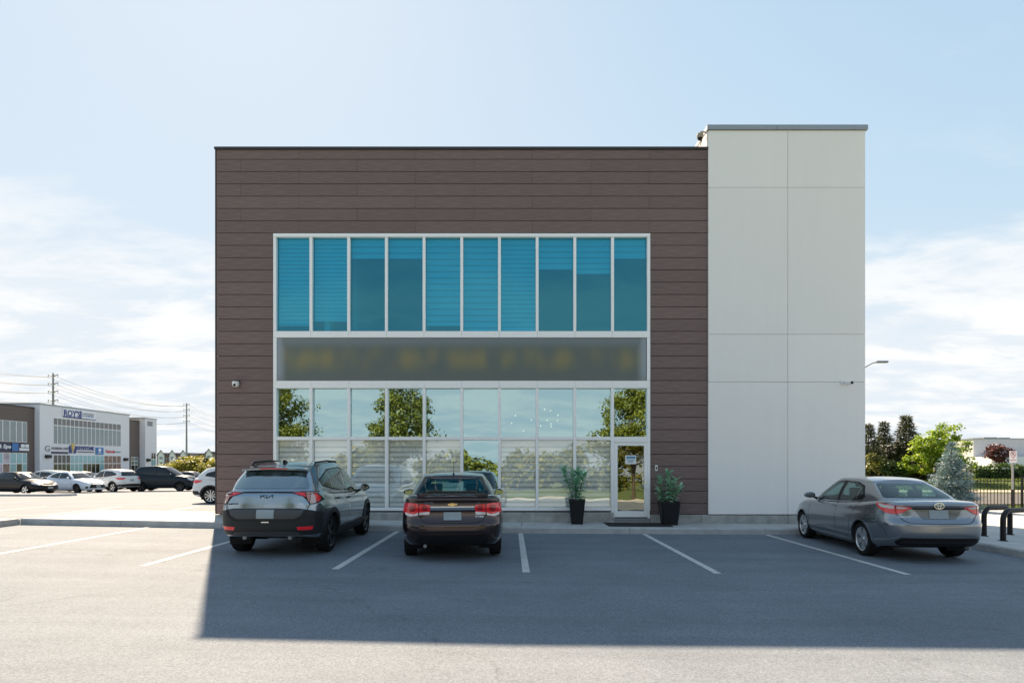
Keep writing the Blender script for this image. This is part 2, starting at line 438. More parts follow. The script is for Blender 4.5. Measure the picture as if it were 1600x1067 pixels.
MAT['glass_low'] = glass_mat('clear_glass', (0.99,1.0,0.99), 0.27, (0.92,1.0,0.95), wavy=0.0016)
MAT['glass_far'] = glass_mat('far_window_glass', (0.35,0.5,0.52), 0.30, (0.85,1.0,1.0))

# ------------------------------------------------------------ terrain
def lerp(a, b, t): return a + (b-a)*t
def sstep(a, b, x):
    t = min(1.0, max(0.0, (x-a)/(b-a))); return t*t*(3-2*t)
def gz(x, y):
    """height of the paving: falls gently to the right, away to the back left and behind the camera"""
    z = -0.017*max(-12.5, x) if x < 0 else -0.006*min(x, 14.0)
    if y > 15:
        wl = sstep(-8.0, -12.0, x)
        z = lerp(z, 0.15 - 0.0185*min(max(y-15.0, 0), 50.0), wl)
        wr = sstep(9.0, 14.0, x)
        if wr > 0:
            rise = 0.55*sstep(37.5, 46.0, y)
            z = lerp(z, -0.10 + rise, wr)
    if y < -3.0: z += -0.5*sstep(-3.0, -7.0, y)
    return z
YK = 14.70        # front kerb line
YF = 16.00        # facade line
XR = 9.45         # kerb line at the right end of the bays
XL = -11.9        # kerb line at the left end of the bays

far = [-900,-500,-250,-150,-110,-90]
gx = far + list(np.arange(-80, 60.1, 2.0)) + [75,100,150,250,500,900]
gy = [-700,-300,-150,-90,-60,-45] + list(np.arange(-36, 60.1, 1.5)) + [65,72,80,90,105,125,150,180,230,300,450,700,1200]
grid_sheet('ground', gx, gy, gz, MAT['grass'], off=-0.03)
# asphalt: the bays and aisle in front, and the lot that runs back on the left
grid_sheet('parking_lot', list(np.arange(-80,-11.99,2.0))+list(np.arange(-12,9.5,1.0))+[XR+0.05], list(np.arange(-4,14.6,1.0))+[YK], gz, MAT['asphalt'])
grid_sheet('parking_lot', list(np.arange(-80,-8.1,1.0))+[-8.0], [14.704]+list(np.arange(15.5,66,1.0))+[75,90,110,140], gz, MAT['asphalt'], off=0.0)
grid_sheet('service_yard', list(np.arange(10.0,60,1.0)), list(np.arange(17.6,23.3,0.7))+[23.2], gz, MAT['concrete'], off=0.004)
# street behind the boundary fence and the far footway
grid_sheet('road', list(np.arange(9.4,80,2.0)), list(np.arange(26.0,36.6,0.9)), gz, MAT['road'], off=0.0)
grid_sheet('footway', list(np.arange(9.4,80,2.0)), [37.2,38.1,39.0], gz, plain('footway', (0.42,0.36,0.27), 0.85, var=0.15, vscale=2), off=0.01)

def kerb_run(pts, hgt=0.15, wid=0.16, seg=3.0):
    """kerb stones along a polyline; each stone an object of its own with a joint between"""
    out = []
    for (a, b) in zip(pts[:-1], pts[1:]):
        a = Vector((*a, 0)); b = Vector((*b, 0)); d = b-a; Lh = d.length; d.normalize(); nrm = Vector((-d.y, d.x, 0))
        n = max(1, round(Lh/seg))
        for i in range(n):
            p = a + d*(Lh*i/n + 0.004); q = a + d*(Lh*(i+1)/n - 0.004)
            zp, zq = gz(p.x, p.y), gz(q.x, q.y)
            vs = []
            for (c, z) in ((p, zp), (q, zq)):
                vs += [(c.x, c.y, z-0.25), (c.x, c.y, z+hgt-0.03), (c.x+nrm.x*0.025, c.y+nrm.y*0.025, z+hgt), (c.x+nrm.x*wid, c.y+nrm.y*wid, z+hgt), (c.x+nrm.x*wid, c.y+nrm.y*wid, z-0.25)]
            m = MB(); m.add(vs, [(0,1,2,3,4),(9,8,7,6,5)] + [(k, 5+k, 5+(k+1)%5, (k+1)%5) for k in range(5)])
            out.append(m)
    return out
def kerb_object(pts, **kw):
    root = None
    for m in kerb_run(pts, **kw):
        if root is None:
            root = m.build('kerb', MAT['kerb']); root['kind'] = 'structure'
        else:
            m.build('kerb_stone', MAT['kerb'], root)
kerb_object([(XL, YK+0.05), (-7.0, YK), (XR, YK)])
kerb_object([(XR, YK), (XR, 4.0)])
kerb_object([(XL, 3.0), (XL, YK+0.05)])
# front walk: concrete slabs with joints, and the wide walk round the right corner
wx = [XL+0.17]; 
while wx[-1] < XR+0.16: wx.append(min(wx[-1]+1.5, XR+0.17))
walk = None
def slab(x0, x1, y0, y1, top=0.146, nx=2, ny=2):
    m = MB(); g = 0.006
    x0 += g; x1 -= g; y0 += g; y1 -= g
    xs = [lerp(x0,x1,i/nx) for i in range(nx+1)]; ys = [lerp(y0,y1,i/ny) for i in range(ny+1)]
    vs = [(x, y, gz(x,min(y,14.9))+top) for y in ys for x in xs] ; w_ = nx+1
    fs = [(j*w_+i, j*w_+i+1, (j+1)*w_+i+1, (j+1)*w_+i) for j in range(ny) for i in range(nx)]
    ring = [j for j in range(w_)] + [j*w_+nx for j in range(1,ny+1)] + [ny*w_+i for i in range(nx-1,-1,-1)] + [j*w_ for j in range(ny-1,0,-1)]
    base = len(vs); vs += [(vs[r][0], vs[r][1], vs[r][2]-0.12) for r in ring]
    fs += [(ring[k], base+k, base+(k+1)%len(ring), ring[(k+1)%len(ring)]) for k in range(len(ring))]
    m.add(vs, fs); return m
def add_slab(*a, **k):
    global walk
    if walk is None:
        walk = slab(*a, **k).build('sidewalk', MAT['concrete']); walk['kind'] = 'structure'
    else: slab(*a, **k).build('slab', MAT['concrete'], walk)
for a, b in zip(wx[:-1], wx[1:]): add_slab(a, b, YK+0.165, YF+0.05)
# left end of the walk carries on as a wide slab
xx = np.linspace(XL+0.17, -7.80, 4)
for a, b in zip(xx[:-1], xx[1:]): add_slab(a, b, YF+0.05, 17.6)
# left landing beyond the kerb
for (a, b) in ((-14.6,-13.2),(-13.2,XL-0.001)):
    for y0 in np.arange(4.2, 14.0, 1.5): add_slab(a, b, y0, y0+1.5)
xx = list(np.arange(XR+0.17, 20.2, 1.75))
for y0, y1 in zip([2.0,3.8,5.6,7.4,9.2,11.0,12.8,14.6,16.1],[3.8,5.6,7.4,9.2,11.0,12.8,14.6,16.1,17.6]):
    for a, b in zip(xx[:-1], xx[1:]): add_slab(a, b, y0, y1)

# low concrete island in the left lot under the row of cars
isl = MB()
isl.add([(x, y, gz(x, y)+z) for (x, y, z) in ((-40,35.0,-0.1),(-26.2,35.0,-0.1),(-25.6,35.5,-0.1),(-25.6,36.0,-0.1),(-40,36.4,-0.1),(-40,35.02,0.13),(-26.3,35.02,0.13),(-25.7,35.5,0.13),(-25.7,35.98,0.13),(-40,36.38,0.13))],
        [(5,6,7,8,9),(0,1,6,5),(1,2,7,6),(2,3,8,7),(3,4,9,8)])
isl.build('traffic_island', MAT['kerb'])['kind'] = 'structure'

# painted bay lines (4 mm thick sheets on the asphalt)
def line_sheet(p, q, wid, parent, name='parking_line', off=0.004):
    a = Vector((*p,0)); b = Vector((*q,0)); d = (b-a); n = max(2, int(d.length/0.7)); d2 = d.normalized(); nr = Vector((-d2.y, d2.x, 0))*wid/2
    vs = []; fs = []
    for i in range(n+1):
        c = a + d*i/n
        for sgn in (-1, 1):
            r = c + nr*sgn; vs.append((r.x, r.y, gz(r.x, r.y)+off))
    for i in range(n): fs.append((2*i, 2*i+2, 2*i+3, 2*i+1))
    m = MB(); m.add(vs, fs); o = m.build(name, MAT['line'], parent); return o
for i, x in enumerate((-8.72, -5.72, -2.73, 0.24, 3.22, 6.18)):
    o = line_sheet((x, YK-0.01), (x, 9.45), 0.115, None); o['kind'] = 'structure'
for i in range(7):
    o = line_sheet((-11.5-3.0*i, 19.0), (-12.3-3.0*i, 24.0), 0.11, None); o['kind'] = 'structure'
o = line_sheet((-10.0, 18.9), (-33.0, 18.9), 0.11, None); o['kind'] = 'structure'

# ------------------------------------------------------------ office building
def FX(px): return PX(px, YF)
def FZ(py): return PZ(py, YF)
XB0, XB1, XT1 = FX(338), FX(1106), FX(1350)
ZB, ZTOP, ZTT = FZ(803), FZ(231), FZ(198)
WX0, WX1 = FX(427), FX(1016)
WZ1, WZ0 = FZ(365), FZ(797.5)
bld = thing('office_building', 'two storey office block with brown plank cladding and tall white stucco end', 'building', (0, YF, 0))
def bpart(mb, name, mat, parent=None, smooth=False):
    o = mb.build(name, mat, parent or bld, smooth)
    if parent is None: o.matrix_parent_inverse = Matrix.Translation((0, -YF, 0))
    return o
# structural shell (hollow): backing wall round the opening, sides, roof, floors
DEPTH = 26.0
m = MB()
m.box(XB0+0.02, WX0-0.03, YF+0.035, YF+0.28, ZB, ZTOP-0.02)
m.box(WX1+0.03, XB1-0.02, YF+0.035, YF+0.28, ZB, ZTOP-0.02)
m.box(WX0-0.03, WX1+0.03, YF+0.035, YF+0.28, WZ1+0.01, ZTOP-0.02)
bpart(m, 'backing_wall', MAT['dark'])
m = MB()
m.box(XB0+0.02, XB0+0.27, YF+0.282, YF+DEPTH, ZB, ZTOP-0.05)
m.box(XB1-0.27, XB1-0.02, YF+0.282, YF+DEPTH, ZB, ZTOP-0.05)
m.box(XB0+0.02, XB1-0.02, YF+DEPTH+0.002, YF+DEPTH+0.25, ZB, ZTOP-0.05)
bpart(m, 'side_wall', plain('side_wall', (0.10,0.078,0.068), 0.7, var=0.1))
m = MB(); m.box(XB0+0.28, XB1-0.28, YF+0.285, YF+DEPTH, 9.15, 9.32); bpart(m, 'roof', MAT['coping'])
# rooms behind the glass
m = MB(); m.box(WX0-0.6, WX1+0.6, YF+0.30, YF+6.0, 4.05, 4.86); bpart(m, 'upper_floor', MAT['room_floor'])
m = MB(); m.box(WX0-0.6, WX1+0.6, YF+0.30, YF+6.0, 0.20, 0.34); bpart(m, 'ground_floor', MAT['room_floor'])
m = MB(); m.box(WX0-0.6, WX1+0.6, YF+0.30, YF+6.0, 7.9, 8.1); m.box(WX0-0.6, WX1+0.6, YF+0.30, YF+6.0, 3.80, 4.04); bpart(m, 'ceiling', MAT['interior'])
m = MB(); m.box(WX0-0.6, WX1+0.6, YF+6.01, YF+6.2, 0.2, 8.1)
m.box(WX0-0.75, WX0-0.61, YF+0.30, YF+6.2, 0.2, 8.1); m.box(WX1+0.61, WX1+0.75, YF+0.30, YF+6.2, 0.2, 8.1)
for px in (541, 660, 838): m.box(FX(px)-0.06, FX(px)+0.06, YF+0.9, YF+6.0, 4.87, 7.89)
bpart(m, 'partition', MAT['interior'])
for px in (505, 808):
    m = MB(); m.box(FX(px)-0.07, FX(px)+0.07, YF+0.34, YF+0.62, 4.87, 7.89); bpart(m, 'column', MAT['white_plastic'])

# cladding planks, one object each: staggered full rows over the windows, short rows beside them
pitch = 19.18/59.375
plank_mesh = {}
def plank(x0, x1, z0, z1):
    key = (round(x1-x0, 3), round(z1-z0, 3))
    if key not in plank_mesh:
        mm = MB(); mm.box(0, x1-x0, 0, 0.03, 0, z1-z0, c=0.004); plank_mesh[key] = mm.mesh('plank', MAT['plank'])
    o = obj('plank', plank_mesh[key], bld, (x0, random.uniform(-0.0015, 0.0015), z0)); return o
z = ZTOP - 0.055; row = 0
Lp = 182.5/59.375
while z > ZB + 0.05:
    z1 = z; z0 = max(z - pitch + 0.013, ZB+0.002)
    z0 = z - pitch + 0.013
    if row == 0: z0 = z - (14.5/59.375); 
    if z0 < ZB: z0 = ZB+0.003
    if z0 > WZ1 - 0.06:
        z0 = max(z0, WZ1+0.006)
        xs = [XB0]
        x = FX(467) if row % 2 == 0 else FX(376)
        while x < XB1-0.1: xs.append(x); x += Lp
        xs.append(XB1-0.004)
    else: xs = None
    if xs:
        for a, b in zip(xs[:-1], xs[1:]): plank(a+(0.001 if a > XB0 else 0), b-0.001, z0, z1)
    else:
        plank(XB0, WX0-0.012, z0, z1); plank(WX1+0.012, XB1-0.004, z0, z1)
    z = z0 - 0.013; row += 1
# corner trim at the left edge
m = MB(); m.box(XB0-0.028, XB0-0.004, YF-0.012, YF+0.06, ZB-0.0, ZTOP-0.06); bpart(m, 'corner_trim', MAT['coping_dark'])
m = MB(); m.box(XB0-0.045, XB1-0.004, YF-0.035, YF+0.30, ZTOP-0.05, ZTOP+0.012); bpart(m, 'coping', MAT['coping_dark'])

# foundation plinth in cast lengths
fx = [XB0-0.02]
for px in (430, 520, 700, 958.5): fx.append(FX(px))
fx2 = [FX(1015), FX(1095), FX(1230), FX(1350)+0.02]
for a, b in list(zip(fx[:-1], fx[1:])) + list(zip(fx2[:-1], fx2[1:])):
    m = MB(); m.box(a+0.003, b-0.003, YF-0.06, YF+0.25, -0.15, (ZB-0.012) if (a < FX(400) or a > FX(1010)) else WZ0-0.045, c=0.012); bpart(m, 'foundation', MAT['foundation'])

# curtain wall ------------------------------------------------
NCOL = 10
cw = (WX1-WX0)/NCOL
fw = 0.075                                  # face width of the mullions
YG = YF + 0.085                             # glass line
rows = [(FZ(520.5), WZ1), (FZ(601), FZ(521)), (FZ(684.5), FZ(601)), (WZ0, FZ(684.5))]
DX0, DX1 = FX(957), FX(1013.5)
def mull(x0, x1, z0, z1, y0=-0.012, name='mullion'):
    m = MB(); m.box(x0, x1, YF+y0, YF+0.16, z0, z1, c=0.004); return bpart(m, name, MAT['frame'])
for i in range(NCOL+1):
    x = WX0 + cw*i
    h = 0.055 if i in (0, NCOL) else fw/2
    if i == 0: a, b = x, x+0.08
    elif i == NCOL: a, b = x-0.08, x
    else: a, b = x-fw/2, x+fw/2
    mull(a, b, FZ(521)+0.061, WZ1-0.095)
    mull(a, b, WZ0-0.004, FZ(601)-0.095)
# horizontals
def rail(z0, z1, x0=WX0, x1=WX1, y0=-0.016): 
    m = MB(); m.box(x0, x1, YF+y0, YF+0.162, z0, z1, c=0.004); return bpart(m, 'rail', MAT['frame'])
rail(WZ1-0.092, WZ1)
def split_rail(z0, z1):
    for i in range(NCOL): rail(z0, z1, WX0+cw*i+0.002, WX0+cw*(i+1)-0.002)
split_rail(FZ(527.5), FZ(521)+0.058)         # jointed rails over and under the sign
split_rail(FZ(601)-0.092, FZ(595))
for (a, b) in ((WX0, WX0+0.09), (WX1-0.09, WX1)):
    m = MB(); m.box(a, b, YF-0.014, YF+0.16, FZ(595)+0.003, FZ(527.5)-0.003, c=0.004); bpart(m, 'sign_frame', MAT['frame'])
zmid = FZ(684.8)
for i in range(NCOL):
    xa = WX0 + cw*i + (0.083 if i == 0 else fw/2+0.003); xb = WX0 + cw*(i+1) - (0.083 if i == NCOL-1 else fw/2+0.003)
    m = MB(); m.box(xa, xb, YF-0.010, YF+0.158, zmid-0.045, zmid+0.045, c=0.004); bpart(m, 'rail', MAT['frame'])
    if i < NCOL-1:
        m = MB(); m.box(xa, xb, YF-0.010, YF+0.158, WZ0-0.003, WZ0+0.083, c=0.004); bpart(m, 'sill', MAT['frame'])
# panes, each tilted a hair so the reflections break from one to the next
rng = random.Random(3)
def pane(x0, x1, z0, z1, mat, name='window_pane', parent=None, tilt=0.0105):
    m = MB(); cx, cz = (x0+x1)/2, (z0+z1)/2
    t = tilt + rng.uniform(-0.0018, 0.0018); t2 = rng.uniform(-0.003, 0.003)
    def P(x, z, d): return (x-cx, (z-cz)*t + (x-cx)*t2 + d, z-cz)
    vs = [P(x0,z0,0),P(x1,z0,0),P(x1,z1,0),P(x0,z1,0)]
    m.add(vs, [(0,1,2,3)])
    o = m.build(name, mat, parent or bld); o.location = (cx, YG-YF, cz) 
    return o
def blind(x0, x1, z0, z1, pit, y=0.17, duty=0.62, seed=0):
    """zebra blind: opaque bands alternating with sheer ones, cassette above, bar below"""
    m = MB(); z = z1; k = 0
    m.box(x0, x1, YF+y-0.02, YF+y+0.05, z1, z1+0.06, 0)
    while z > z0 + 0.03:
        a = max(z - pit*duty, z0+0.03); b = max(a - pit*(1-duty), z0+0.03)
        m.add([(x0,YF+y,a),(x1,YF+y,a),(x1,YF+y+0.004,z),(x0,YF+y+0.004,z)], [(0,1,2,3)], 0)
        if a - b > 0.004: m.add([(x0,YF+y+0.012,b),(x1,YF+y+0.012,b),(x1,YF+y+0.012,a),(x0,YF+y+0.012,a)], [(0,1,2,3)], 1)
        z = b
    m.box(x0, x1, YF+y-0.012, YF+y+0.02, z0, z0+0.03, 0)
    o = m.build('zebra_blind', [MAT['blind'], MAT['sheer']], bld); o.matrix_parent_inverse = Matrix.Translation((0,-YF,0)); return o
up_blinds = {0: (507, 0.105), 1: (500, 0.105), 2: (401, 0.165), 3: (401, 0.165), 4: (507, 0.165), 5: (519, 0.165), 6: (517, 0.12), 7: (418, 0.15), 8: (425, 0.15), 9: (401, 0.15)}
for i in range(NCOL):
    xa = WX0 + cw*i + (0.08 if i == 0 else fw/2); xb = WX0 + cw*(i+1) - (0.08 if i == NCOL-1 else fw/2)
    pane(xa-0.01, xb+0.01, FZ(521)+0.05, WZ1-0.085, MAT['glass_up'])
    pane(xa-0.01, xb+0.01, zmid+0.035, FZ(601)-0.085, MAT['glass_mid'])
    bz, bp_ = up_blinds[i]
    blind(xa+0.01, xb-0.01, FZ(bz), WZ1-0.15, bp_, duty=0.80)
    if i < 9:
        pane(xa-0.01, xb+0.01, WZ0+0.075, zmid-0.035, MAT['glass_low'] if i != 5 else MAT['glass_mid'])
        if i != 5: blind(xa+0.01, xb-0.01, WZ0+0.10, zmid-0.115, 0.133, duty=0.66)
# dark gaskets: thin reveals round each pane come from the gap between glass and frame
# sign band: dark print with a soft, out-of-focus row of gold lettering
def sign_mat():
    m, t, b = new_mat('blurred_sign_print')
    tcn = N(t, 'ShaderNodeTexCoord'); sp = N(t, 'ShaderNodeSeparateXYZ'); L(t, tcn.outputs['Generated'], sp.inputs[0])
    def mth(op, a, b_=None, clamp=False):
        q = N(t, 'ShaderNodeMath', operation=op, use_clamp=clamp)
        for i, e in enumerate((a, b_)):
            if e is None: continue
            if isinstance(e, (int, float)): q.inputs[i].default_value = e
            else: L(t, e, q.inputs[i])
        return q.outputs[0]
    X, Z = sp.outputs['X'], sp.outputs['Z']
    mpn = N(t, 'ShaderNodeMapping'); mpn.inputs['Scale'].default_value = (24.0, 1, 1.0); L(t, tcn.outputs['Generated'], mpn.inputs[0])
    nz = N(t, 'ShaderNodeTexNoise', Scale=1.0, Detail=0.6, Roughness=0.4); L(t, mpn.outputs[0], nz.inputs['Vector'])
    def sm(x, a, b_):
        q = N(t, 'ShaderNodeMapRange', interpolation_type='SMOOTHSTEP'); L(t, x, q.inputs[0]); q.inputs[1].default_value = a; q.inputs[2].default_value = b_; return q.outputs[0]
    row_ = mth('MULTIPLY', sm(Z, 0.05, 0.50), mth('SUBTRACT', 1.0, sm(Z, 0.52, 0.95)))
    letters = mth('MULTIPLY', row_, sm(nz.outputs[0], 0.18, 0.80))
    base = N(t, 'ShaderNodeMixRGB'); base.inputs[1].default_value = (0.128,0.155,0.145,1); base.inputs[2].default_value = (0.25,0.225,0.12,1); L(t, letters, base.inputs[0])
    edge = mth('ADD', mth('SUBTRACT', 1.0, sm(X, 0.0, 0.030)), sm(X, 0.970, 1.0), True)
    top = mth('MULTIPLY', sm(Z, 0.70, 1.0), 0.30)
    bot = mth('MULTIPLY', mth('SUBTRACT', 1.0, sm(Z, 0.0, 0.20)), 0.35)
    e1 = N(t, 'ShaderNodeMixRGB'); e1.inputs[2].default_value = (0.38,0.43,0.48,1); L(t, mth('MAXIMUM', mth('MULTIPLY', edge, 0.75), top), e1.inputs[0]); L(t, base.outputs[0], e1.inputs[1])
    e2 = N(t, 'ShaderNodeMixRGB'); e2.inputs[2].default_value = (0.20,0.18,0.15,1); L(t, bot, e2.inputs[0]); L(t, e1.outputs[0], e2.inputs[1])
    L(t, e2.outputs[0], b.inputs['Base Color']); b.inputs['Roughness'].default_value = 0.55; b.inputs['Specular IOR Level'].default_value = 0.3
    return m
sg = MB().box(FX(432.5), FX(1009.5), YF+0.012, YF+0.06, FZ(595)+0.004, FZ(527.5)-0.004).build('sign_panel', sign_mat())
tag(sg, 'long dark sign band with blurred gold lettering between the two window rows', 'sign')

# glass entrance door (right-most bay), its frame, pull handle and threshold
df = 0.07
m = MB()
zd0, zd1 = 0.245, zmid-0.048
m.box(DX0-0.03, DX0+0.045, YF-0.02, YF+0.16, zd0, zd1, c=0.004); m.box(DX1-0.03, DX1+0.03, YF-0.02, YF+0.16, zd0, zd1, c=0.004)
m.box(DX0+0.046, DX1-0.031, YF-0.02, YF+0.16, zd1-0.055, zd1, c=0.004)
bpart(m, 'door_frame', MAT['frame'])
a0, a1, b0, b1 = DX0+0.05, DX1-0.034, zd0+0.03, zd1-0.06
m = MB()
m.box(a0, a0+0.085, YF-0.005, YF+0.045, b0, b1, c=0.004); m.box(a1-0.085, a1, YF-0.005, YF+0.045, b0, b1, c=0.004)
m.box(a0+0.086, a1-0.086, YF-0.005, YF+0.045, b1-0.085, b1, c=0.004); m.box(a0+0.086, a1-0.086, YF-0.005, YF+0.045, b0, b0+0.16, c=0.004)
door = bpart(m, 'door', MAT['frame'])
def onto(o, p): o.parent = p; o.matrix_parent_inverse = p.matrix_world.inverted() if False else Matrix.Identity(4); return o
dp = MB().add([(a0+0.08, YF+0.014, b0+0.155),(a1-0.08, YF+0.014, b0+0.155),(a1-0.08, YF+0.030, b1-0.08),(a0+0.08, YF+0.030, b1-0.08)], [(0,1,2,3)])
q = MB(); q.add([(a0+0.08, YF+0.006, b0+0.155),(a1-0.08, YF+0.006, b0+0.155),(a1-0.08, YF+0.030, b1-0.08),(a0+0.08, YF+0.030, b1-0.08)], [(0,1,2,3)])
q.build('door_glass', glass_mat('door_glass', (0.30,0.32,0.30), 0.30, (0.85,0.90,0.80), wavy=0.002), door)
hx = a1-0.10
q = MB(); q.tube([(hx, YF-0.005, 1.32),(hx-0.02, YF-0.075, 1.33),(hx-0.03, YF-0.085, 1.22),(hx-0.03, YF-0.085, 1.12),(hx-0.02, YF-0.075, 1.03),(hx, YF-0.005, 1.04)], 0.014, 8)
q.build('handle', MAT['chrome'], door, True)
q = MB(); q.lathe([(0.022,-0.012),(0.022,0.0)], 14, 'y', (a1-0.042, YF-0.006, 1.18)); q.build('lock_cylinder', MAT['chrome'], door, True)
m = MB(); m.box(DX0-0.03, DX1+0.03, YF-0.07, YF+0.16, 0.20, 0.245, c=0.006); m.box(DX0-0.02, DX1+0.02, YF-0.05, YF+0.25, -0.1, 0.198); bpart(m, 'threshold', MAT['steel'])
# paper notice taped inside the door glass
note = thing('door_notice', 'small white and blue paper notice taped on the glass door', 'notice', (PX(985.5,YF), YF+0.001, FZ(718)))
q = MB().box(-0.145, 0.145, 0.0, 0.002, -0.115, 0.115); q.build('paper', MAT['white_plastic'], note)
q = MB(); q.box(-0.115, 0.125, -0.002, -0.0005, 0.035, 0.085)
for k in range(3): q.box(-0.10+0.02*k, 0.10-0.02*k, -0.002, -0.0005, -0.005-0.032*k, 0.010-0.032*k)
q.build('print', plain('notice_blue', (0.05,0.25,0.42), 0.6), note)
# doorbell plate right of the door
bell = thing('doorbell', 'small white doorbell plate on the brown planks right of the door', 'doorbell', (FX(1025.5), YF-0.001, FZ(731)))
MB().box(-0.033, 0.033, -0.018, 0.0, -0.075, 0.075, c=0.006).build('plate', MAT['white_plastic'], bell)
MB().box(-0.015, 0.015, -0.024, -0.0185, -0.035, 0.035, c=0.003).build('button', MAT['black_plastic'], bell)

# white stucco end: panels with recessed joints
tw = thing('stucco_tower', 'tall white stucco end block right of the brown cladding', 'tower', (XB1, YF, 0))
tw.parent = None
TD = 6.6
m = MB(); m.box(0.02, XT1-XB1-0.012, 0.0, TD, ZB, ZTT-0.2); m.build('core_wall', plain('joint_grey', (0.46,0.45,0.43), 0.9), tw)
jx = FX(1229.5)-XB1; W_ = XT1-XB1
zz = [ZB] + [FZ(p) for p in (597, 523, 294.5)] + [ZTT-0.13]
pm = {}
for (xa, xb) in ((0.0, jx-0.005), (jx+0.005, W_)):
    for z0, z1 in zip(zz[:-1], zz[1:]):
        MB().box(xa, xb, -0.055, -0.002, z0+(0.004 if z0 > ZB else 0), z1-0.004, c=0.003).build('stucco_panel', MAT['stucco'], tw)
for z0, z1 in zip(zz[:-1], zz[1:]):                         # return on the left above the brown roof and on the right side
    for y0 in (0.0, TD/2):
        MB().box(W_-0.010, W_+0.02, y0+0.002, y0+TD/2-0.012, z0+0.006, z1-0.006).build('stucco_panel', MAT['stucco'], tw)
MB().box(-0.03, 0.018, 0.002, TD, ZTOP+0.02, ZTT-0.135).build('stucco_panel', MAT['stucco'], tw)
for (a, b) in ((-0.045, W_*0.43), (W_*0.43+0.006, W_+0.055)):
    MB().box(a, b, -0.10, TD+0.05, ZTT-0.126, ZTT, c=0.006).build('coping', MAT['coping'], tw)
MB().box(0.0, W_, -0.06, 0.1, ZB-0.018, ZB-0.004).build('drip_flashing', MAT['coping_dark'], tw)

# ------------------------------------------------------------ cameras, lights on walls
def dome_cam(label, loc):
    t = thing('security_camera', label, 'camera', loc)
    MB().box(-0.07, 0.07, -0.035, 0.0, 0.055, 0.085, c=0.006).build('mount', MAT['coping_dark'], t)
    MB().lathe([(0.078,0.055),(0.088,0.045),(0.088,-0.03),(0.080,-0.055),(0.05,-0.085),(0.0,-0.09)], 22, 'z', (0,-0.10,0)).build('housing', MAT['white_plastic'], t, True)
    MB().lathe([(0.0,-0.012),(0.022,-0.010),(0.034,0.0),(0.034,0.03)], 18, 'y', (0.0,-0.185,-0.045)).build('lens', MAT['black_plastic'], t, True)
    return t
dome_cam('white dome security camera on the brown planks left of the sign', (FX(371), YF-0.003, FZ(600)))
t = thing('security_camera', 'dark bullet security camera on the white stucco tower', 'camera', (FX(1318), YF-0.056, FZ(599.5)))
MB().lathe([(0.05,-0.03),(0.05,0.0)], 16, 'y', (-0.06,0,0.02)).build('mount', MAT['white_plastic'], t, True)
MB().tube([(-0.06,-0.03,0.02),(-0.02,-0.07,0.015)], 0.014, 8).build('arm', MAT['white_plastic'], t, True)
MB().lathe([(0.036,-0.26),(0.040,-0.25),(0.040,-0.06),(0.03,-0.045)], 18, 'y', (0.05,0,-0.01)).build('housing', MAT['white_plastic'], t, True)
MB().lathe([(0.0,-0.266),(0.034,-0.264),(0.037,-0.262),(0.037,-0.25)], 18, 'y', (0.05,0,-0.01)).build('lens', MAT['black_plastic'], t, True)
t = thing('security_camera', 'beige security camera on a curved arm above the brown roof edge', 'camera', (PX(1097.5, YF+0.12), YF+0.12, PZ(215, YF+0.12)-0.17))
MB().tube([(0.10,0,0.0),(0.115,0,0.22),(0.07,0,0.31),(0.0,0,0.32),(-0.06,0,0.30)], 0.022, 8).build('arm', plain('beige_arm', (0.45,0.43,0.42), 0.5), t, True)
MB().lathe([(0.03,0.14),(0.085,0.10),(0.09,0.02),(0.075,-0.01)], 16, 'z', (-0.06,0,0.16)).build('housing', plain('beige_case', (0.34,0.30,0.24), 0.5), t, True)
MB().lathe([(0.07,0.0),(0.05,-0.05),(0.0,-0.065)], 16, 'z', (-0.06,0,0.15)).build('lens', MAT['black_plastic'], t, True)
MB().tube([(-0.02,0,0.1),(-0.05,0,-0.05)], 0.016, 6).build('bracket', MAT['black_plastic'], t, True)

# lights that show through the ground floor glass
lampm = plain('lit_bulb', (1.0, 0.80, 0.50), 0.5, emit=0.30)
for (dx, dy, lab, pts) in ((FX(830), YF+3.2, 'cluster of lit round bulbs hanging behind the glass left of the plant', [(0.0,0.0),(-0.5,0.14),(-0.62,-0.1),(-0.25,-0.34),(0.30,-0.18),(0.42,0.34)]),
                       (FX(860), YF+3.2, 'cluster of lit round bulbs hanging behind the glass above the plant', [(0.0,0.3),(0.02,-0.12),(-0.1,0.0),(0.22,-0.02),(0.24,0.16),(0.03,-0.2)])):
    t = thing('pendant_lamp', lab, 'lamp', (dx*1.2, dy, 3.05))
    MB().lathe([(0.12,0.70),(0.12,0.745)], 16).build('ceiling_rose', MAT['chrome'], t, True)
    c_ = MB()
    for (a, b) in pts: c_.tube([(a*0.15,0,0.70),(a,0,b+0.045)], 0.004, 5)
    c_.build('cord', MAT['chrome'], t)
    for (a, b) in pts: MB().lathe([(0.0,-0.024),(0.018,-0.014),(0.022,0.0),(0.018,0.014),(0.0,0.024)], 12, 'z', (a,0,b)).build('bulb', lampm, t, True)

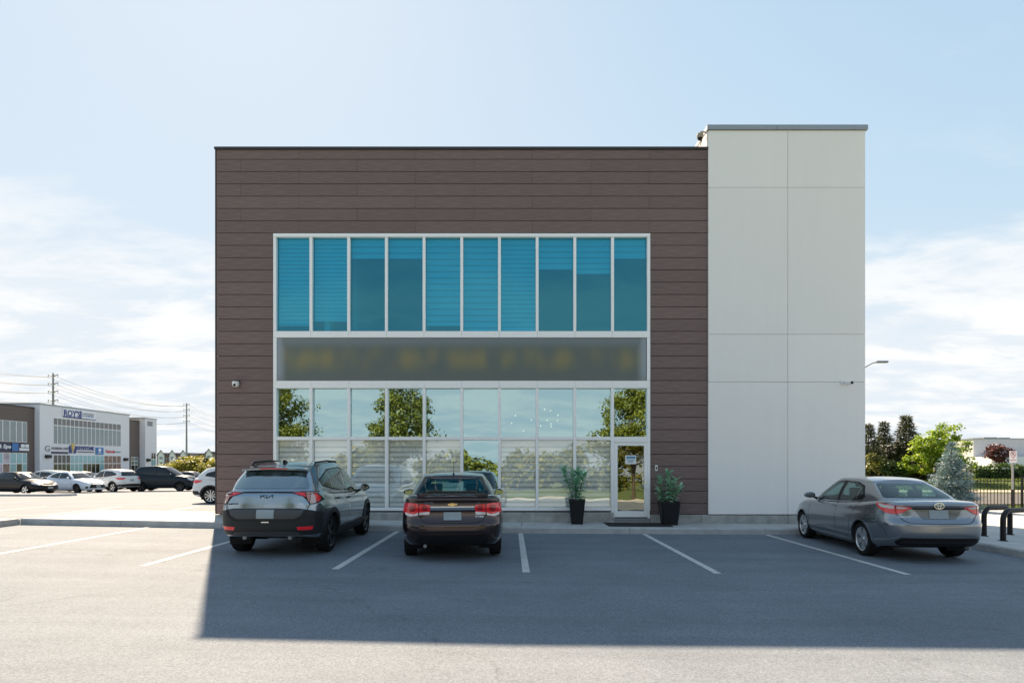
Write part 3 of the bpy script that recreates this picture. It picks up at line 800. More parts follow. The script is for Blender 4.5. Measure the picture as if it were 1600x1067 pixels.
# ------------------------------------------------------------ cars
def pch(pts):
    """shape-preserving cubic through (x, y) points"""
    xs = np.array([p[0] for p in pts], float); ys = np.array([p[1] for p in pts], float)
    h = np.diff(xs); d = np.diff(ys)/h; n = len(xs); m = np.zeros(n)
    if n == 2: m[:] = d[0]
    else:
        for i in range(1, n-1):
            if d[i-1]*d[i] > 0:
                w1, w2 = 2*h[i]+h[i-1], h[i]+2*h[i-1]; m[i] = (w1+w2)/(w1/d[i-1]+w2/d[i])
        m[0], m[-1] = d[0], d[-1]
    def f(x):
        x = np.clip(np.asarray(x, float), xs[0], xs[-1])
        i = np.clip(np.searchsorted(xs, x) - 1, 0, n-2)
        t = (x-xs[i])/h[i]; t2, t3 = t*t, t*t*t
        return (2*t3-3*t2+1)*ys[i] + (t3-2*t2+t)*h[i]*m[i] + (-2*t3+3*t2)*ys[i+1] + (t3-t2)*h[i]*m[i+1]
    return f
def outline(ctrl, n):
    """resample a half plan outline (rear centre -> front centre) to n points"""
    c = np.array(ctrl, float); s = np.concatenate([[0], np.cumsum(np.hypot(*np.diff(c, axis=0).T))])
    fx_, fy_ = pch(list(zip(s, c[:,0]))), pch(list(zip(s, c[:,1])))
    t = np.linspace(0, s[-1], n); return np.stack([fx_(t), fy_(t)], 1)
def outline_s(ctrl, ref, n):
    """same, keeping the correspondence of control points with ref"""
    c = np.array(ctrl, float); r = np.array(ref, float)
    s = np.concatenate([[0], np.cumsum(np.hypot(*np.diff(r, axis=0).T))])
    fx_, fy_ = pch(list(zip(s, c[:,0]))), pch(list(zip(s, c[:,1])))
    t = np.linspace(0, s[-1], n); return np.stack([fx_(t), fy_(t)], 1)
def in_poly(x, y, poly):
    c = False; n = len(poly); j = n-1
    for i in range(n):
        xi, yi = poly[i]; xj, yj = poly[j]
        if (yi > y) != (yj > y) and x < (xj-xi)*(y-yi)/(yj-yi)+xi: c = not c
        j = i
    return c
def inset(poly, d):
    """shrink a simple polygon by d"""
    n = len(poly); A = sum(poly[i][0]*poly[(i+1)%n][1]-poly[(i+1)%n][0]*poly[i][1] for i in range(n)); sg = 1 if A > 0 else -1
    o = []
    for i in range(n):
        p0, p1, p2 = Vector(poly[i-1]), Vector(poly[i]), Vector(poly[(i+1)%n])
        e1, e2 = (p1-p0).normalized(), (p2-p1).normalized()
        n1, n2 = Vector((-e1.y, e1.x))*sg, Vector((-e2.y, e2.x))*sg
        b = (n1+n2); k = max(0.35, b.length_squared/2)
        o.append(tuple(p1 + b*(d/k)/ (1 if True else 1)*0.5*1.0*2/ max(1e-6, 2) * 1.0 if False else p1 + b*(d/(1+max(-0.6, n1.dot(n2))))))
    return o
def rounded(poly, r=0.03, n=4):
    o = []; m = len(poly)
    for i in range(m):
        p0, p1, p2 = Vector(poly[i-1]), Vector(poly[i]), Vector(poly[(i+1)%m])
        a, b = (p0-p1), (p2-p1); rr = min(r, a.length*0.45, b.length*0.45)
        a = p1 + a.normalized()*rr; b = p1 + b.normalized()*rr
        for k in range(n+1):
            t = k/n; o.append(tuple((1-t)**2*a + 2*t*(1-t)*p1 + t*t*b))
    return o
def mir(poly): return [(-a, b) for (a, b) in poly][::-1]
def arc(cx, cz, r, a0, a1, n): return [(cx+r*math.cos(math.radians(lerp(a0,a1,k/n))), cz+r*math.sin(math.radians(lerp(a0,a1,k/n)))) for k in range(n+1)]
def ribbon(pl, wd):
    """polyline -> thin polygon"""
    a = []; b = []
    for i, p in enumerate(pl):
        d = (Vector(pl[min(i+1, len(pl)-1)]) - Vector(pl[max(i-1, 0)])).normalized(); nn = Vector((-d.y, d.x))*wd/2
        a.append(tuple(Vector(p)+nn)); b.append(tuple(Vector(p)-nn))
    return a + b[::-1]

class Car:
    def __init__(s, spec, paint, res=0.035):
        s.sp = spec; s.paint = paint; s.res = res; s.cuts = []
        half = outline(spec['outline'], 40); per = np.hypot(*np.diff(half, axis=0).T).sum()
        n = int(per/res); half = outline(spec['outline'], n)
        xr, xf = half[0,0], half[-1,0]
        zs, zt = pch(spec['zs']), pch(spec['zt']); rp, fp, sd = pch(spec['rear']), pch(spec['front']), pch(spec['side'])
        nv = max(8, int(0.75/res)); vl = list(np.linspace(0, 0.93, nv)) + [0.955, 0.975, 0.99, 1.0]
        V = []; F = []
        def ring(pts):               # pts: half ring (x,y,z) -> full closed ring indices
            o = len(V); k = len(pts)
            for p in pts: V.append(tuple(p))
            for p in pts[-2:0:-1]: V.append((p[0], -p[1], p[2]))
            return list(range(o, o+2*k-2))
        hw = half[:,1].max()
        def skirt(v):
            x = half[:,0]; y = half[:,1]
            z = zs(x) + v*(zt(x)-zs(x))
            wr = np.clip((xr+1.0-x)/1.0, 0, 1)**1.6; wf = np.clip((x-(xf-1.0))/1.0, 0, 1)**1.6
            tb = max(0.0, (v-0.93)/0.07)
            x2 = x + (rp(z)+0.05*tb**2)*wr - (fp(z)+0.05*tb**2)*wf
            fl = sum(np.exp(-((x-c)/0.36)**2) for c in spec['axles'])*0.014*max(0, math.sin(math.pi*min(1, v*1.15)))
            y2 = y*(1 - (sd(v)+0.03*tb**2)/hw) + fl*(y > 0.5)
            return np.stack([x2, y2, z], 1)
        rings = [ring(skirt(v)) for v in vl]
        for a, b in zip(rings[:-1], rings[1:]):
            m = len(a)
            for i in range(m): F.append((a[i], a[(i+1)%m], b[(i+1)%m], b[i]))
        top = skirt(1.0); crown = pch(spec['crown'])
        K = max(8, int(1.5/res)//2*2); rows = []
        for i, p in enumerate(top):
            row = []
            for k in range(K+1):
                t = 1 - 2*k/K
                if k == 0: row.append(rings[-1][i])
                elif k == K: row.append(rings[-1][(-i) % len(rings[-1])])
                else:
                    V.append((p[0], p[1]*t, p[2] + float(crown(p[0]))*(1-abs(t)**2.6)*min(1, p[1]/0.5))); row.append(len(V)-1)
            rows.append(row)
        for a, b in zip(rows[:-1], rows[1:]):
            for k in range(K): 
                q = (a[k], b[k], b[k+1], a[k+1])
                if len(set(q)) == 4: F.append(q)
        nb = len(F)
        # greenhouse
        ng = int(per*0.75/res)
        gb = outline_s(spec['gb'], spec['gb'], ng); gt = outline_s(spec['gt'], spec['gb'], ng)
        zb, ztp = pch(spec['gzb']), pch(spec['gzt']); bul = spec.get('bulge', 0.03)
        nu = max(7, int(0.5/res))
        grs = []
        for u in np.linspace(0, 1, nu):
            b_ = bul*math.sin(math.pi*u)
            x = lerp(gb[:,0], gt[:,0], u); y = lerp(gb[:,1], gt[:,1], u)
            z = lerp(zb(gb[:,0]), ztp(gt[:,0]), u)
            cxm = (gt[0,0]+gt[-1,0])/2
            grs.append(ring(np.stack([x + b_*0.8*np.sign(x-cxm)*np.clip(np.abs(x-cxm)/1.0-0.2, 0, 1)*(1 if True else 0), y*(1+b_/0.7), z], 1)))
        for (ins, up) in ((0.012, 0.010), (0.03, 0.017), (0.06, 0.024)):
            sx = 1-ins/0.6
            cxm = (gt[0,0]+gt[-1,0])/2
            grs.append(ring(np.stack([cxm+(gt[:,0]-cxm)*(1-ins/1.0), gt[:,1]*sx, ztp(gt[:,0])+up], 1)))
        for a, b in zip(grs[:-1], grs[1:]):
            m = len(a)
            for i in range(m): F.append((a[i], a[(i+1)%m], b[(i+1)%m], b[i]))
        last = grs[-1]; m = len(last); K2 = max(6, int(1.1/res)); rows = []
        for i in range(m//2+1):
            p = V[last[i]]; row = []
            for k in range(K2+1):
                t = 1-2*k/K2
                if k == 0: row.append(last[i])
                elif k == K2: row.append(last[(-i) % m])
                else: V.append((p[0], p[1]*t, p[2]+spec['rcrown']*(1-t*t)*min(1, p[1]/0.35))); row.append(len(V)-1)
            rows.append(row)
        for a, b in zip(rows[:-1], rows[1:]):
            for k in range(K2):
                q = (a[k], b[k], b[k+1], a[k+1])
                if len(set(q)) == 4: F.append(q)
        s.V, s.F, s.nb = V, F, nb
        s.bvh = BVHTree.FromPolygons(V, F)
        s.gbpoly = [(p[0], p[1]) for p in gb] + [(p[0], -p[1]) for p in gb[-2:0:-1]]
    def begin(s, label, cat, loc, rz, group, name):
        s.t = thing(name, label, cat, loc, rz, group)
        if s.sp.get('scale', 1) != 1: s.t.scale = (s.sp['scale'],)*3
        return s.t
    def cast(s, view, a, b):
        o, d = {'L': ((a, 3, b), (0,-1,0)), 'R': ((a, -3, b), (0,1,0)), 'rear': ((-6, a, b), (1,0,0)), 'front': ((6, a, b), (-1,0,0)), 'top': ((a, b, 4), (0,0,-1))}[view]
        h = s.bvh.ray_cast(Vector(o), Vector(d))
        if h[0] is None:
            h = s.bvh.find_nearest(Vector(o) + Vector(d)*{'L':2.2,'R':2.2,'rear':4.0,'front':4.0,'top':3}[view])
        nrm = h[1]
        if nrm.dot(Vector(d)) > 0: nrm = -nrm
        return h[0], nrm
    def patch(s, name, view, poly, mat, off=0.004, thick=0.012, hole=None, parent=None, smooth=True, res=None, push=None, label=None):
        """a panel with the outline poly, laid on the body as seen from one side"""
        res = res or max(0.03, s.res*1.1)
        def dens(pl):
            o = []
            for i in range(len(pl)):
                p, q = Vector(pl[i]), Vector(pl[(i+1)%len(pl)]); k = max(1, int((q-p).length/res))
                o += [tuple(p.lerp(q, j/k)) for j in range(k)]
            return o
        bd = dens(poly); pts = [Vector(p) for p in bd]; ed = [(i, (i+1)%len(bd)) for i in range(len(bd))]; nbd = len(bd)
        if hole:
            hb = dens(hole); o = len(pts); pts += [Vector(p) for p in hb]; ed += [(o+i, o+(i+1)%len(hb)) for i in range(len(hb))]
        xs = [p[0] for p in bd]; ys = [p[1] for p in bd]
        x = min(xs)+res*0.7
        inn = inset(poly, res*0.35) if len(poly) < 60 else poly
        while x < max(xs):
            y = min(ys)+res*0.7
            while y < max(ys):
                if in_poly(x, y, inn) and not (hole and in_poly(x, y, hole)): pts.append(Vector((x, y)))
                y += res
            x += res
        r = delaunay_2d_cdt(pts, ed, [], 0, 1e-5)
        P2, _, tri = r[0], r[1], r[2]
        def ok(f):
            c = sum((Vector(P2[i]) for i in f), Vector((0,0)))/len(f)
            return in_poly(c.x, c.y, bd) and not (hole and in_poly(c.x, c.y, hb))
        tri = [f for f in tri if ok(f)]
        V = []; B = []
        for p in P2:
            c, nn = s.cast(view, p[0], p[1])
            o_ = off if push is None else off + push(p[0], p[1])
            V.append(c + nn*o_); B.append(c + nn*(off-thick))
        cnt = {}
        for f in tri:
            for i in range(len(f)):
                e = (f[i], f[(i+1)%len(f)]); cnt[e] = cnt.get(e, 0)+1
        F = [tuple(f) for f in tri]; n = len(V)
        for (a, b) in list(cnt):
            if (b, a) not in cnt: F.append((b, a, n+a, n+b))
        m = MB(); m.add(V+B, F)
        me = bpy.data.meshes.new(name); me.from_pydata([tuple(q) for q in m.v], [], m.f)
        mats = mat if isinstance(mat, (list, tuple)) else [mat]
        for q in mats: me.materials.append(q)
        bm = bmesh.new(); bm.from_mesh(me); bmesh.ops.delete(bm, geom=[q for q in bm.verts if not q.link_faces], context='VERTS')
        bmesh.ops.recalc_face_normals(bm, faces=bm.faces); bm.to_mesh(me); bm.free()
        me.polygons.foreach_set('use_smooth', [True]*len(me.polygons)); me.set_sharp_from_angle(angle=math.radians(40))
        o = obj(name, me, parent or s.t)
        if label: o['label'] = label
        return o
    def line(s, view, pl, wd=0.008, mat=None, name='panel_gap', off=0.0012, parent=None):
        return s.patch(name, view, ribbon(pl, wd), mat or MAT['dark'], off, 0.006, parent=parent, res=0.05)
    def sides(s, fn, *a, **k):
        return [getattr(s, fn)(*( [a[0]] if fn == 'patch' else []), v, *(a[1:] if fn == 'patch' else a), **k) for v in ('L', 'R')]
    def window(s, view, poly, glass, frit=0.028, name='window', cut=True, rnd=0.03):
        poly = rounded(poly, rnd)
        inner = inset(poly, frit)
        fr = s.patch(name, view, poly, MAT['black_plastic'], 0.0025, 0.02, hole=inner)
        s.patch('glass', view, inset(poly, 0.004), glass, 0.004, 0.003, parent=fr)
        if cut: s.cuts.append((view, inset(poly, 0.010)))
        return fr
    def finish(s):
        """cut openings for glass and wheels out of the body shell and link it"""
        sp = s.sp; keep = []
        V = s.V
        for fi, f in enumerate(s.F):
            c = sum((Vector(V[i]) for i in f), Vector())/len(f); kill = False
            if fi < s.nb and in_poly(c.x, c.y, s.gbpoly) and c.z > 0.8: kill = True
            for ax in sp['axles']:
                if abs(c.y) > 0.45 and (c.x-ax)**2+(c.z-sp['wr'])**2 < sp['arch']**2: kill = True
            if not kill and c.z > 0.75:
                for (view, pl) in s.cuts:
                    if view == 'L' and c.y > 0.2 and in_poly(c.x, c.z, pl): kill = True
                    elif view == 'R' and c.y < -0.2 and in_poly(c.x, c.z, pl): kill = True
                    elif view == 'rear' and c.x < -0.4 and fi >= s.nb and in_poly(c.y, c.z, pl): kill = True
                    elif view == 'front' and c.x > 0.1 and fi >= s.nb and in_poly(c.y, c.z, pl): kill = True
            if not kill: keep.append(f)
        m = MB(); m.add(V, keep)
        me = bpy.data.meshes.new('body'); me.from_pydata(m.v, [], m.f); me.materials.append(s.paint)
        bm = bmesh.new(); bm.from_mesh(me); bmesh.ops.delete(bm, geom=[q for q in bm.verts if not q.link_faces], context='VERTS')
        bmesh.ops.remove_doubles(bm, verts=bm.verts, dist=1e-4)
        bmesh.ops.recalc_face_normals(bm, faces=bm.faces); bm.to_mesh(me); bm.free()
        me.polygons.foreach_set('use_smooth', [True]*len(me.polygons)); me.set_sharp_from_angle(angle=math.radians(50))
        return obj('body', me, s.t)
    def wheels(s, rim, spokes=5, rimmat=None, rimr=0.225, twist=0.0, wide=0.30, hub=None):
        sp = s.sp; r = sp['wr']; tw = sp['tw']
        tm = MB(); w2 = tw/2
        tm.lathe([(rimr,-w2*0.80),(rimr+0.012,-w2*0.92),(r*0.86,-w2),(r*0.955,-w2*0.93),(r*0.995,-w2*0.72),(r,-w2*0.35),(r,w2*0.35),(r*0.995,w2*0.72),(r*0.955,w2*0.93),(r*0.86,w2),(rimr+0.012,w2*0.92),(rimr,w2*0.80)], 40, 'y', cap=False)
        for g in (-0.4, 0.0, 0.4): pass
        tyre = tm.mesh('wheel', MAT['rubber'], True)
        rm = MB()
        rm.lathe([(rimr*0.90,-w2*0.6),(rimr*0.93,w2*0.70),(rimr,w2*0.84),(rimr*1.03,w2*0.88),(rimr*1.03,w2*0.80)], 36, 'y', cap=False, mi=0)
        rm.lathe([(0.0, w2*0.10),(rimr*0.92,w2*0.10)], 30, 'y', cap=False, mi=1)
        rm.lathe([(0.0,w2*0.80),(rimr*0.2,w2*0.80),(rimr*0.24,w2*0.62),(rimr*0.24,w2*0.1)], 20, 'y', cap=False, mi=0)
        for k in range(spokes):
            a = 2*math.pi*k/spokes + 0.3
            ca, sa = math.cos(a), math.sin(a)
            def P(rad, tan, y): return (ca*rad - sa*tan, y, sa*rad + ca*tan)
            i0, i1 = rimr*0.18, rimr*0.96; b0, b1 = rimr*wide*0.55, rimr*wide
            y0, y1 = w2*0.66, w2*0.78
            vs = [P(i0,-b0,y0),P(i0,b0,y0),P(i1,b1+twist,y1),P(i1,-b1+twist,y1), P(i0,-b0*1.3,w2*0.2),P(i0,b0*1.3,w2*0.2),P(i1,b1*1.1+twist,w2*0.3),P(i1,-b1*1.1+twist,w2*0.3)]
            rm.add(vs, [(0,1,2,3),(0,4,5,1),(1,5,6,2),(2,6,7,3),(3,7,4,0)], 0)
        rimm = rm.mesh('rim', [rimmat or MAT['alloy'], MAT['black_plastic']], True, 30)
        for ax in sp['axles']:
            for sg in (1, -1):
                y = sg*(sp['hw'] - tw/2 - sp.get('tuck', 0.03))
                wv = obj('wheel', tyre, s.t, (ax, y, r)); wv.rotation_euler = (0, random.uniform(0, 6), 0 if sg > 0 else math.pi)
                obj('rim', rimm, wv)
        # wheel wells and floor pan
        m = MB()
        for ax in sp['axles']:
            for sg in (1, -1):
                n = 14; R = sp['arch']+0.012; ya, yb = sg*0.46, sg*(sp['hw']-0.065)
                vs = []
                for k in range(n+1):
                    a = math.radians(-25+230*k/n); vs += [(ax+R*math.cos(a), ya, r+R*math.sin(a)), (ax+R*math.cos(a), yb, r+R*math.sin(a))]
                c0 = len(vs); vs.append((ax, ya, r))
                m.add(vs, [(2*k, 2*k+1, 2*k+3, 2*k+2) for k in range(n)] + [(2*k, 2*k+2, c0) for k in range(n)])
        xs = [p[0] for p in sp['outline']]
        zf = sp['floor']
        m.box(min(xs)+0.75, max(xs)-0.6, -0.46, 0.46, zf+0.02, zf+0.25)
        m.box(min(xs)+0.30, min(xs)+0.75, -0.60, 0.60, zf+0.16, zf+0.24)
        m.box(sp['axles'][0]+sp['arch']+0.02, sp['axles'][1]-sp['arch']-0.02, -sp['hw']+0.12, sp['hw']-0.12, zf, zf+0.2)
        m.build('underbody', MAT['black_plastic'], s.t)
    def arches(s, mat, wd=0.022, name='wheel_arch_lip', thick=0.05, off=0.006):
        sp = s.sp
        for v in ('L', 'R'):
            for ax in sp['axles']:
                R0, R1 = sp['arch']-0.012, sp['arch']+wd
                zb = sp['zs_arch']; a0 = math.degrees(math.asin(max(-0.9, (zb-sp['wr'])/R1)))
                po = arc(ax, sp['wr'], R1, a0, 180-a0, 26) + arc(ax, sp['wr'], R0, 180-a0*R1/R0 if False else 180-a0, a0, 26)
                s.patch(name, v, po, mat, off, thick, res=0.06)
    def interior(s, seat, z0=0.55, belt=0.92, xs=(-0.75, 0.05), wheel=True):
        sp = s.sp; hw = sp['hw']
        m = MB(); m.box(sp['gb'][0][0]+0.35, sp['gb'][-1][0]-0.05, -hw+0.16, hw-0.16, z0-0.2, z0-0.05)
        m.box(sp['gb'][0][0]+0.12, xs[0]-0.28, -hw+0.2, hw-0.2, z0-0.1, belt+0.03)
        m.build('cabin_floor', MAT['black_plastic'], s.t)
        for i, x in enumerate(xs):
            for y in (-0.36, 0.36):
                q = MB()
                q.rbox(x-0.05, x+0.45, y-0.24, y+0.24, z0-0.1, z0+0.08, 0.05)
                q.rbox(x-0.18, x-0.04, y-0.23, y+0.23, z0, belt+0.08, 0.05)
                st = q.build('seat', seat, s.t, True)
                q = MB(); q.rbox(x-0.20, x-0.10, y-0.125, y+0.125, belt+0.12, belt+0.30, 0.04)
                q.tube([(x-0.15, y-0.06, belt+0.04), (x-0.15, y-0.06, belt+0.16)], 0.008, 6); q.tube([(x-0.15, y+0.06, belt+0.04), (x-0.15, y+0.06, belt+0.16)], 0.008, 6)
                q.build('headrest', seat, st, True)
        q = MB(); xd = sp['gb'][-1][0]-0.15
        q.rbox(xd-0.45, xd, -hw+0.14, hw-0.14, belt-0.25, belt-0.01, 0.05); q.build('dashboard', MAT['black_plastic'], s.t, True)
        if wheel:
            q = MB(); q.tube([(xd-0.55+0.07*math.sin(a), 0.36+0.18*math.cos(a), belt-0.04+0.17*math.sin(a)) for a in np.linspace(0, 2*math.pi, 25)], 0.014, 8, cap=False)
            q.tube([(xd-0.52, 0.19, belt-0.05), (xd-0.52, 0.53, belt-0.05)], 0.02, 6); q.build('steering_wheel', MAT['black_plastic'], s.t, True)
        q = MB(); q.rbox(sp['gt'][-1][0]+0.04, sp['gt'][-1][0]+0.07, -0.12, 0.12, float(pch(sp['gzt'])(sp['gt'][-1][0]))-0.13, float(pch(sp['gzt'])(sp['gt'][-1][0]))-0.06, 0.01)
        q.build('rear_view_mirror', MAT['black_plastic'], s.t)
    def mirrors(s, x, z, mat, y=None, size=1.0):
        for sg in (1, -1):
            y_ = (y or s.sp['hw']-0.07)
            q = MB(); bm = bmesh.new(); bmesh.ops.create_uvsphere(bm, u_segments=16, v_segments=10, radius=1)
            for p in bm.verts:
                c = p.co; fx_ = 0.075*size if c.x > 0 else 0.035*size
                p.co = Vector((x + c.x*fx_, sg*(y_+0.145) + c.y*0.105*size + (0.02*sg*c.y), z + 0.05 + c.z*0.068*size*(1 - 0.12*c.y*sg)))
            q.bm(bm); mm = q.build('wing_mirror', mat, s.t, True)
            q = MB(); q.prism([(sg*(y_+0.055), z-0.005), (sg*(y_+0.225), z+0.0), (sg*(y_+0.235), z+0.075), (sg*(y_+0.07), z+0.10)], x-0.042*size, x-0.037*size, plane='yz')
            q.build('mirror_glass', MAT['car_mirror'], mm)
            q = MB(); q.tube([(x+0.02, sg*(y_-0.03), z-0.03), (x+0.015, sg*(y_+0.06), z+0.01)], [0.03, 0.022], 8); q.build('mirror_stalk', MAT['black_plastic'], mm)
    def handle(s, x, z, mat, wd=0.17):
        for v, sg in (('L', 1), ('R', -1)):
            c, nn = s.cast(v, x, z)
            q = MB(); pts = []
            for k in range(7):
                t = k/6; cc, n2 = s.cast(v, x-wd/2+wd*t, z + 0.006*t); pts.append(cc + n2*(0.004+0.030*math.sin(math.pi*t)**0.6))
            q.tube(pts, [0.008]+[0.014]*5+[0.008], 8); q.build('door_handle', mat, s.t, True)

def paint_mat(name, col, metal=0.35, rough=0.32, flake=0.0):
    m, t, b = new_mat(name)
    b.inputs['Base Color'].default_value = (*col, 1); b.inputs['Metallic'].default_value = metal; b.inputs['Roughness'].default_value = rough
    b.inputs['Coat Weight'].default_value = 1.0; b.inputs['Coat Roughness'].default_value = 0.025; b.inputs['Specular IOR Level'].default_value = 0.08 if metal < 0.2 else 0.5
    # road film: a touch of dust that softens the gloss unevenly
    tcn = N(t, 'ShaderNodeTexCoord'); nz = N(t, 'ShaderNodeTexNoise', Scale=3.0, Detail=6.0); L(t, tcn.outputs['Object'], nz.inputs['Vector'])
    mr = N(t, 'ShaderNodeMapRange'); L(t, nz.outputs[0], mr.inputs[0]); mr.inputs[1].default_value = 0.35; mr.inputs[2].default_value = 0.75; mr.inputs[3].default_value = 0.015; mr.inputs[4].default_value = 0.09
    L(t, mr.outputs[0], b.inputs['Coat Roughness'])
    return m
MAT['car_mirror'] = plain('car_mirror', (0.30,0.33,0.36), 0.04, metal=1.0)
MAT['car_glass'] = glass_mat('car_glass', (0.42,0.60,0.58), 0.05, (0.9,1.0,1.0))
MAT['privacy_glass'] = glass_mat('privacy_glass', (0.05,0.07,0.075), 0.06, (0.9,1.0,1.0))
MAT['opaque_glass'] = plain('dark_car_glass', (0.004,0.006,0.009), 0.03, spec=0.6)
MAT['red_lamp'] = plain('red_lamp', (0.80,0.008,0.016), 0.18, coat=1.0)
MAT['deep_red_lamp'] = plain('deep_red_lamp', (0.30,0.006,0.008), 0.12, coat=1.0)
MAT['clear_lamp'] = plain('clear_lamp', (0.62,0.60,0.58), 0.12, coat=1.0)
MAT['amber_lamp'] = plain('pinkish_lamp', (0.50,0.20,0.15), 0.12, coat=1.0)
MAT['plate'] = plain('plate_blank', (0.30,0.35,0.37), 0.5)
MAT['gold'] = plain('gold_badge', (0.70,0.46,0.16), 0.22, metal=0.7)
MAT['cladding'] = plain('grey_cladding', (0.020,0.021,0.023), 0.5, spec=0.3, bump=0.05, bscale=120)
MAT['seat_dark'] = plain('dark_seat', (0.03,0.03,0.032), 0.85)
MAT['seat_beige'] = plain('grey_seat', (0.13,0.125,0.12), 0.85)

SEDAN = dict(
    outline=[(-2.32,0),(-2.31,0.35),(-2.265,0.62),(-2.13,0.785),(-1.87,0.855),(-1.34,0.88),(-0.5,0.888),(0.5,0.888),(1.36,0.875),(1.75,0.84),(2.03,0.74),(2.21,0.54),(2.30,0.27),(2.32,0)],
    zs=[(-2.32,0.30),(-1.9,0.25),(-1.7,0.20),(1.7,0.19),(2.1,0.20),(2.32,0.22)],
    zt=[(-2.32,1.055),(-2.0,1.06),(-1.7,1.045),(-1.2,1.005),(0,0.95),(0.9,0.925),(1.2,0.91),(1.8,0.82),(2.15,0.71),(2.32,0.60)],
    rear=[(0.25,0.14),(0.33,0.07),(0.42,0.015),(0.52,0.0),(0.68,0.0),(0.73,0.035),(0.80,0.07),(0.95,0.085),(1.03,0.065),(1.06,0.085)],
    front=[(0.2,0.09),(0.32,0.02),(0.5,0.0),(0.62,0.07),(0.75,0.2),(0.9,0.3)],
    side=[(0,0.115),(0.08,0.06),(0.22,0.022),(0.42,0.004),(0.6,0.0),(0.72,0.008),(0.80,0.030),(0.9,0.040),(1,0.075)],
    crown=[(-2.32,0.0),(-2.05,0.022),(-1.5,0.045),(1,0.05),(1.5,0.075),(2.05,0.065),(2.32,0.02)],
    gb=[(-1.80,0),(-1.78,0.4),(-1.69,0.66),(-1.42,0.765),(-0.8,0.80),(0,0.812),(0.6,0.80),(0.95,0.735),(1.12,0.5),(1.20,0.25),(1.24,0)],
    gt=[(-1.08,0),(-1.07,0.3),(-1.02,0.47),(-0.88,0.55),(-0.5,0.582),(-0.1,0.59),(0.12,0.575),(0.25,0.52),(0.33,0.36),(0.36,0.18),(0.38,0)],
    gzb=[(-1.80,1.055),(-1.4,1.01),(0,0.945),(0.8,0.915),(1.24,0.92)], gzt=[(-1.08,1.365),(-0.5,1.415),(0,1.412),(0.38,1.365)],
    bulge=0.032, rcrown=0.030, axles=(-1.34,1.36), wr=0.318, tw=0.205, arch=0.365, hw=0.888, floor=0.17, zs_arch=0.23)
SUV = dict(
    outline=[(-2.33,0),(-2.32,0.35),(-2.285,0.62),(-2.18,0.80),(-1.96,0.885),(-1.4,0.922),(-0.5,0.93),(0.5,0.93),(1.34,0.92),(1.75,0.88),(2.02,0.78),(2.2,0.58),(2.3,0.3),(2.33,0)],
    zs=[(-2.33,0.38),(-1.95,0.31),(-1.75,0.25),(1.75,0.25),(2.33,0.28)],
    zt=[(-2.33,1.165),(-1.9,1.16),(-1.2,1.10),(0,1.06),(0.9,1.03),(1.3,1.015),(1.9,0.95),(2.2,0.86),(2.33,0.76)],
    rear=[(0.30,0.10),(0.42,0.03),(0.52,0.0),(0.78,0.0),(0.85,0.030),(0.92,0.040),(1.02,0.060),(1.10,0.078),(1.165,0.11)],
    front=[(0.25,0.08),(0.4,0.01),(0.6,0.0),(0.8,0.06),(0.95,0.17),(1.05,0.25)],
    side=[(0,0.10),(0.08,0.05),(0.2,0.02),(0.42,0.004),(0.6,0.0),(0.74,0.012),(0.82,0.038),(0.9,0.045),(1,0.08)],
    crown=[(-2.33,0.0),(-2.05,0.02),(-1.5,0.04),(1,0.05),(1.5,0.075),(2.05,0.065),(2.33,0.02)],
    gb=[(-2.20,0),(-2.18,0.4),(-2.07,0.68),(-1.78,0.805),(-1.0,0.845),(0,0.855),(0.7,0.84),(1.05,0.775),(1.22,0.52),(1.30,0.26),(1.34,0)],
    gt=[(-1.80,0),(-1.78,0.3),(-1.71,0.52),(-1.5,0.605),(-0.9,0.64),(-0.3,0.65),(0.05,0.64),(0.22,0.58),(0.31,0.4),(0.35,0.2),(0.37,0)],
    gzb=[(-2.20,1.16),(-1.5,1.11),(0,1.05),(0.9,1.015),(1.34,1.02)], gzt=[(-1.80,1.570),(-1.2,1.635),(-0.4,1.660),(0.37,1.570)],
    bulge=0.035, rcrown=0.028, axles=(-1.40,1.355), wr=0.352, tw=0.235, arch=0.405, hw=0.93, floor=0.24, zs_arch=0.30)
def variant(sp, sx=1, sy=1, sz=1, **kw):
    d = {}
    for k, v in sp.items():
        if k in ('outline','gb','gt'): d[k] = [(a*sx, b*sy) for a, b in v]
        elif k in ('zs','zt','gzb','gzt','crown'): d[k] = [(a*sx, b*sz) for a, b in v]
        elif k in ('rear','front'): d[k] = [(a*sz, b) for a, b in v]
        elif k == 'axles': d[k] = tuple(a*sx for a in v)
        elif k == 'hw': d[k] = v*sy
        else: d[k] = v
    d.update(kw); return d

def seat_text(car, txt, view, a, b, size, mat, parent=None, name='badge', sx=1.0, bold=0.0, out_=0.004):
    """raised lettering standing on the body"""
    c, nn = car.cast(view, a, b)
    me = text_mesh(txt, size, 0.006, bold, sx); me.materials.append(mat)
    o = obj(name, me, parent or car.t)
    if view == 'rear':
        zax = nn.normalized(); xax = Vector((0,-1,0)); xax = (xax - zax*xax.dot(zax)).normalized(); yax = zax.cross(xax)
        M = Matrix((xax, yax, zax)).transposed().to_4x4(); M.translation = c + nn*out_; o.matrix_local = M
    return o

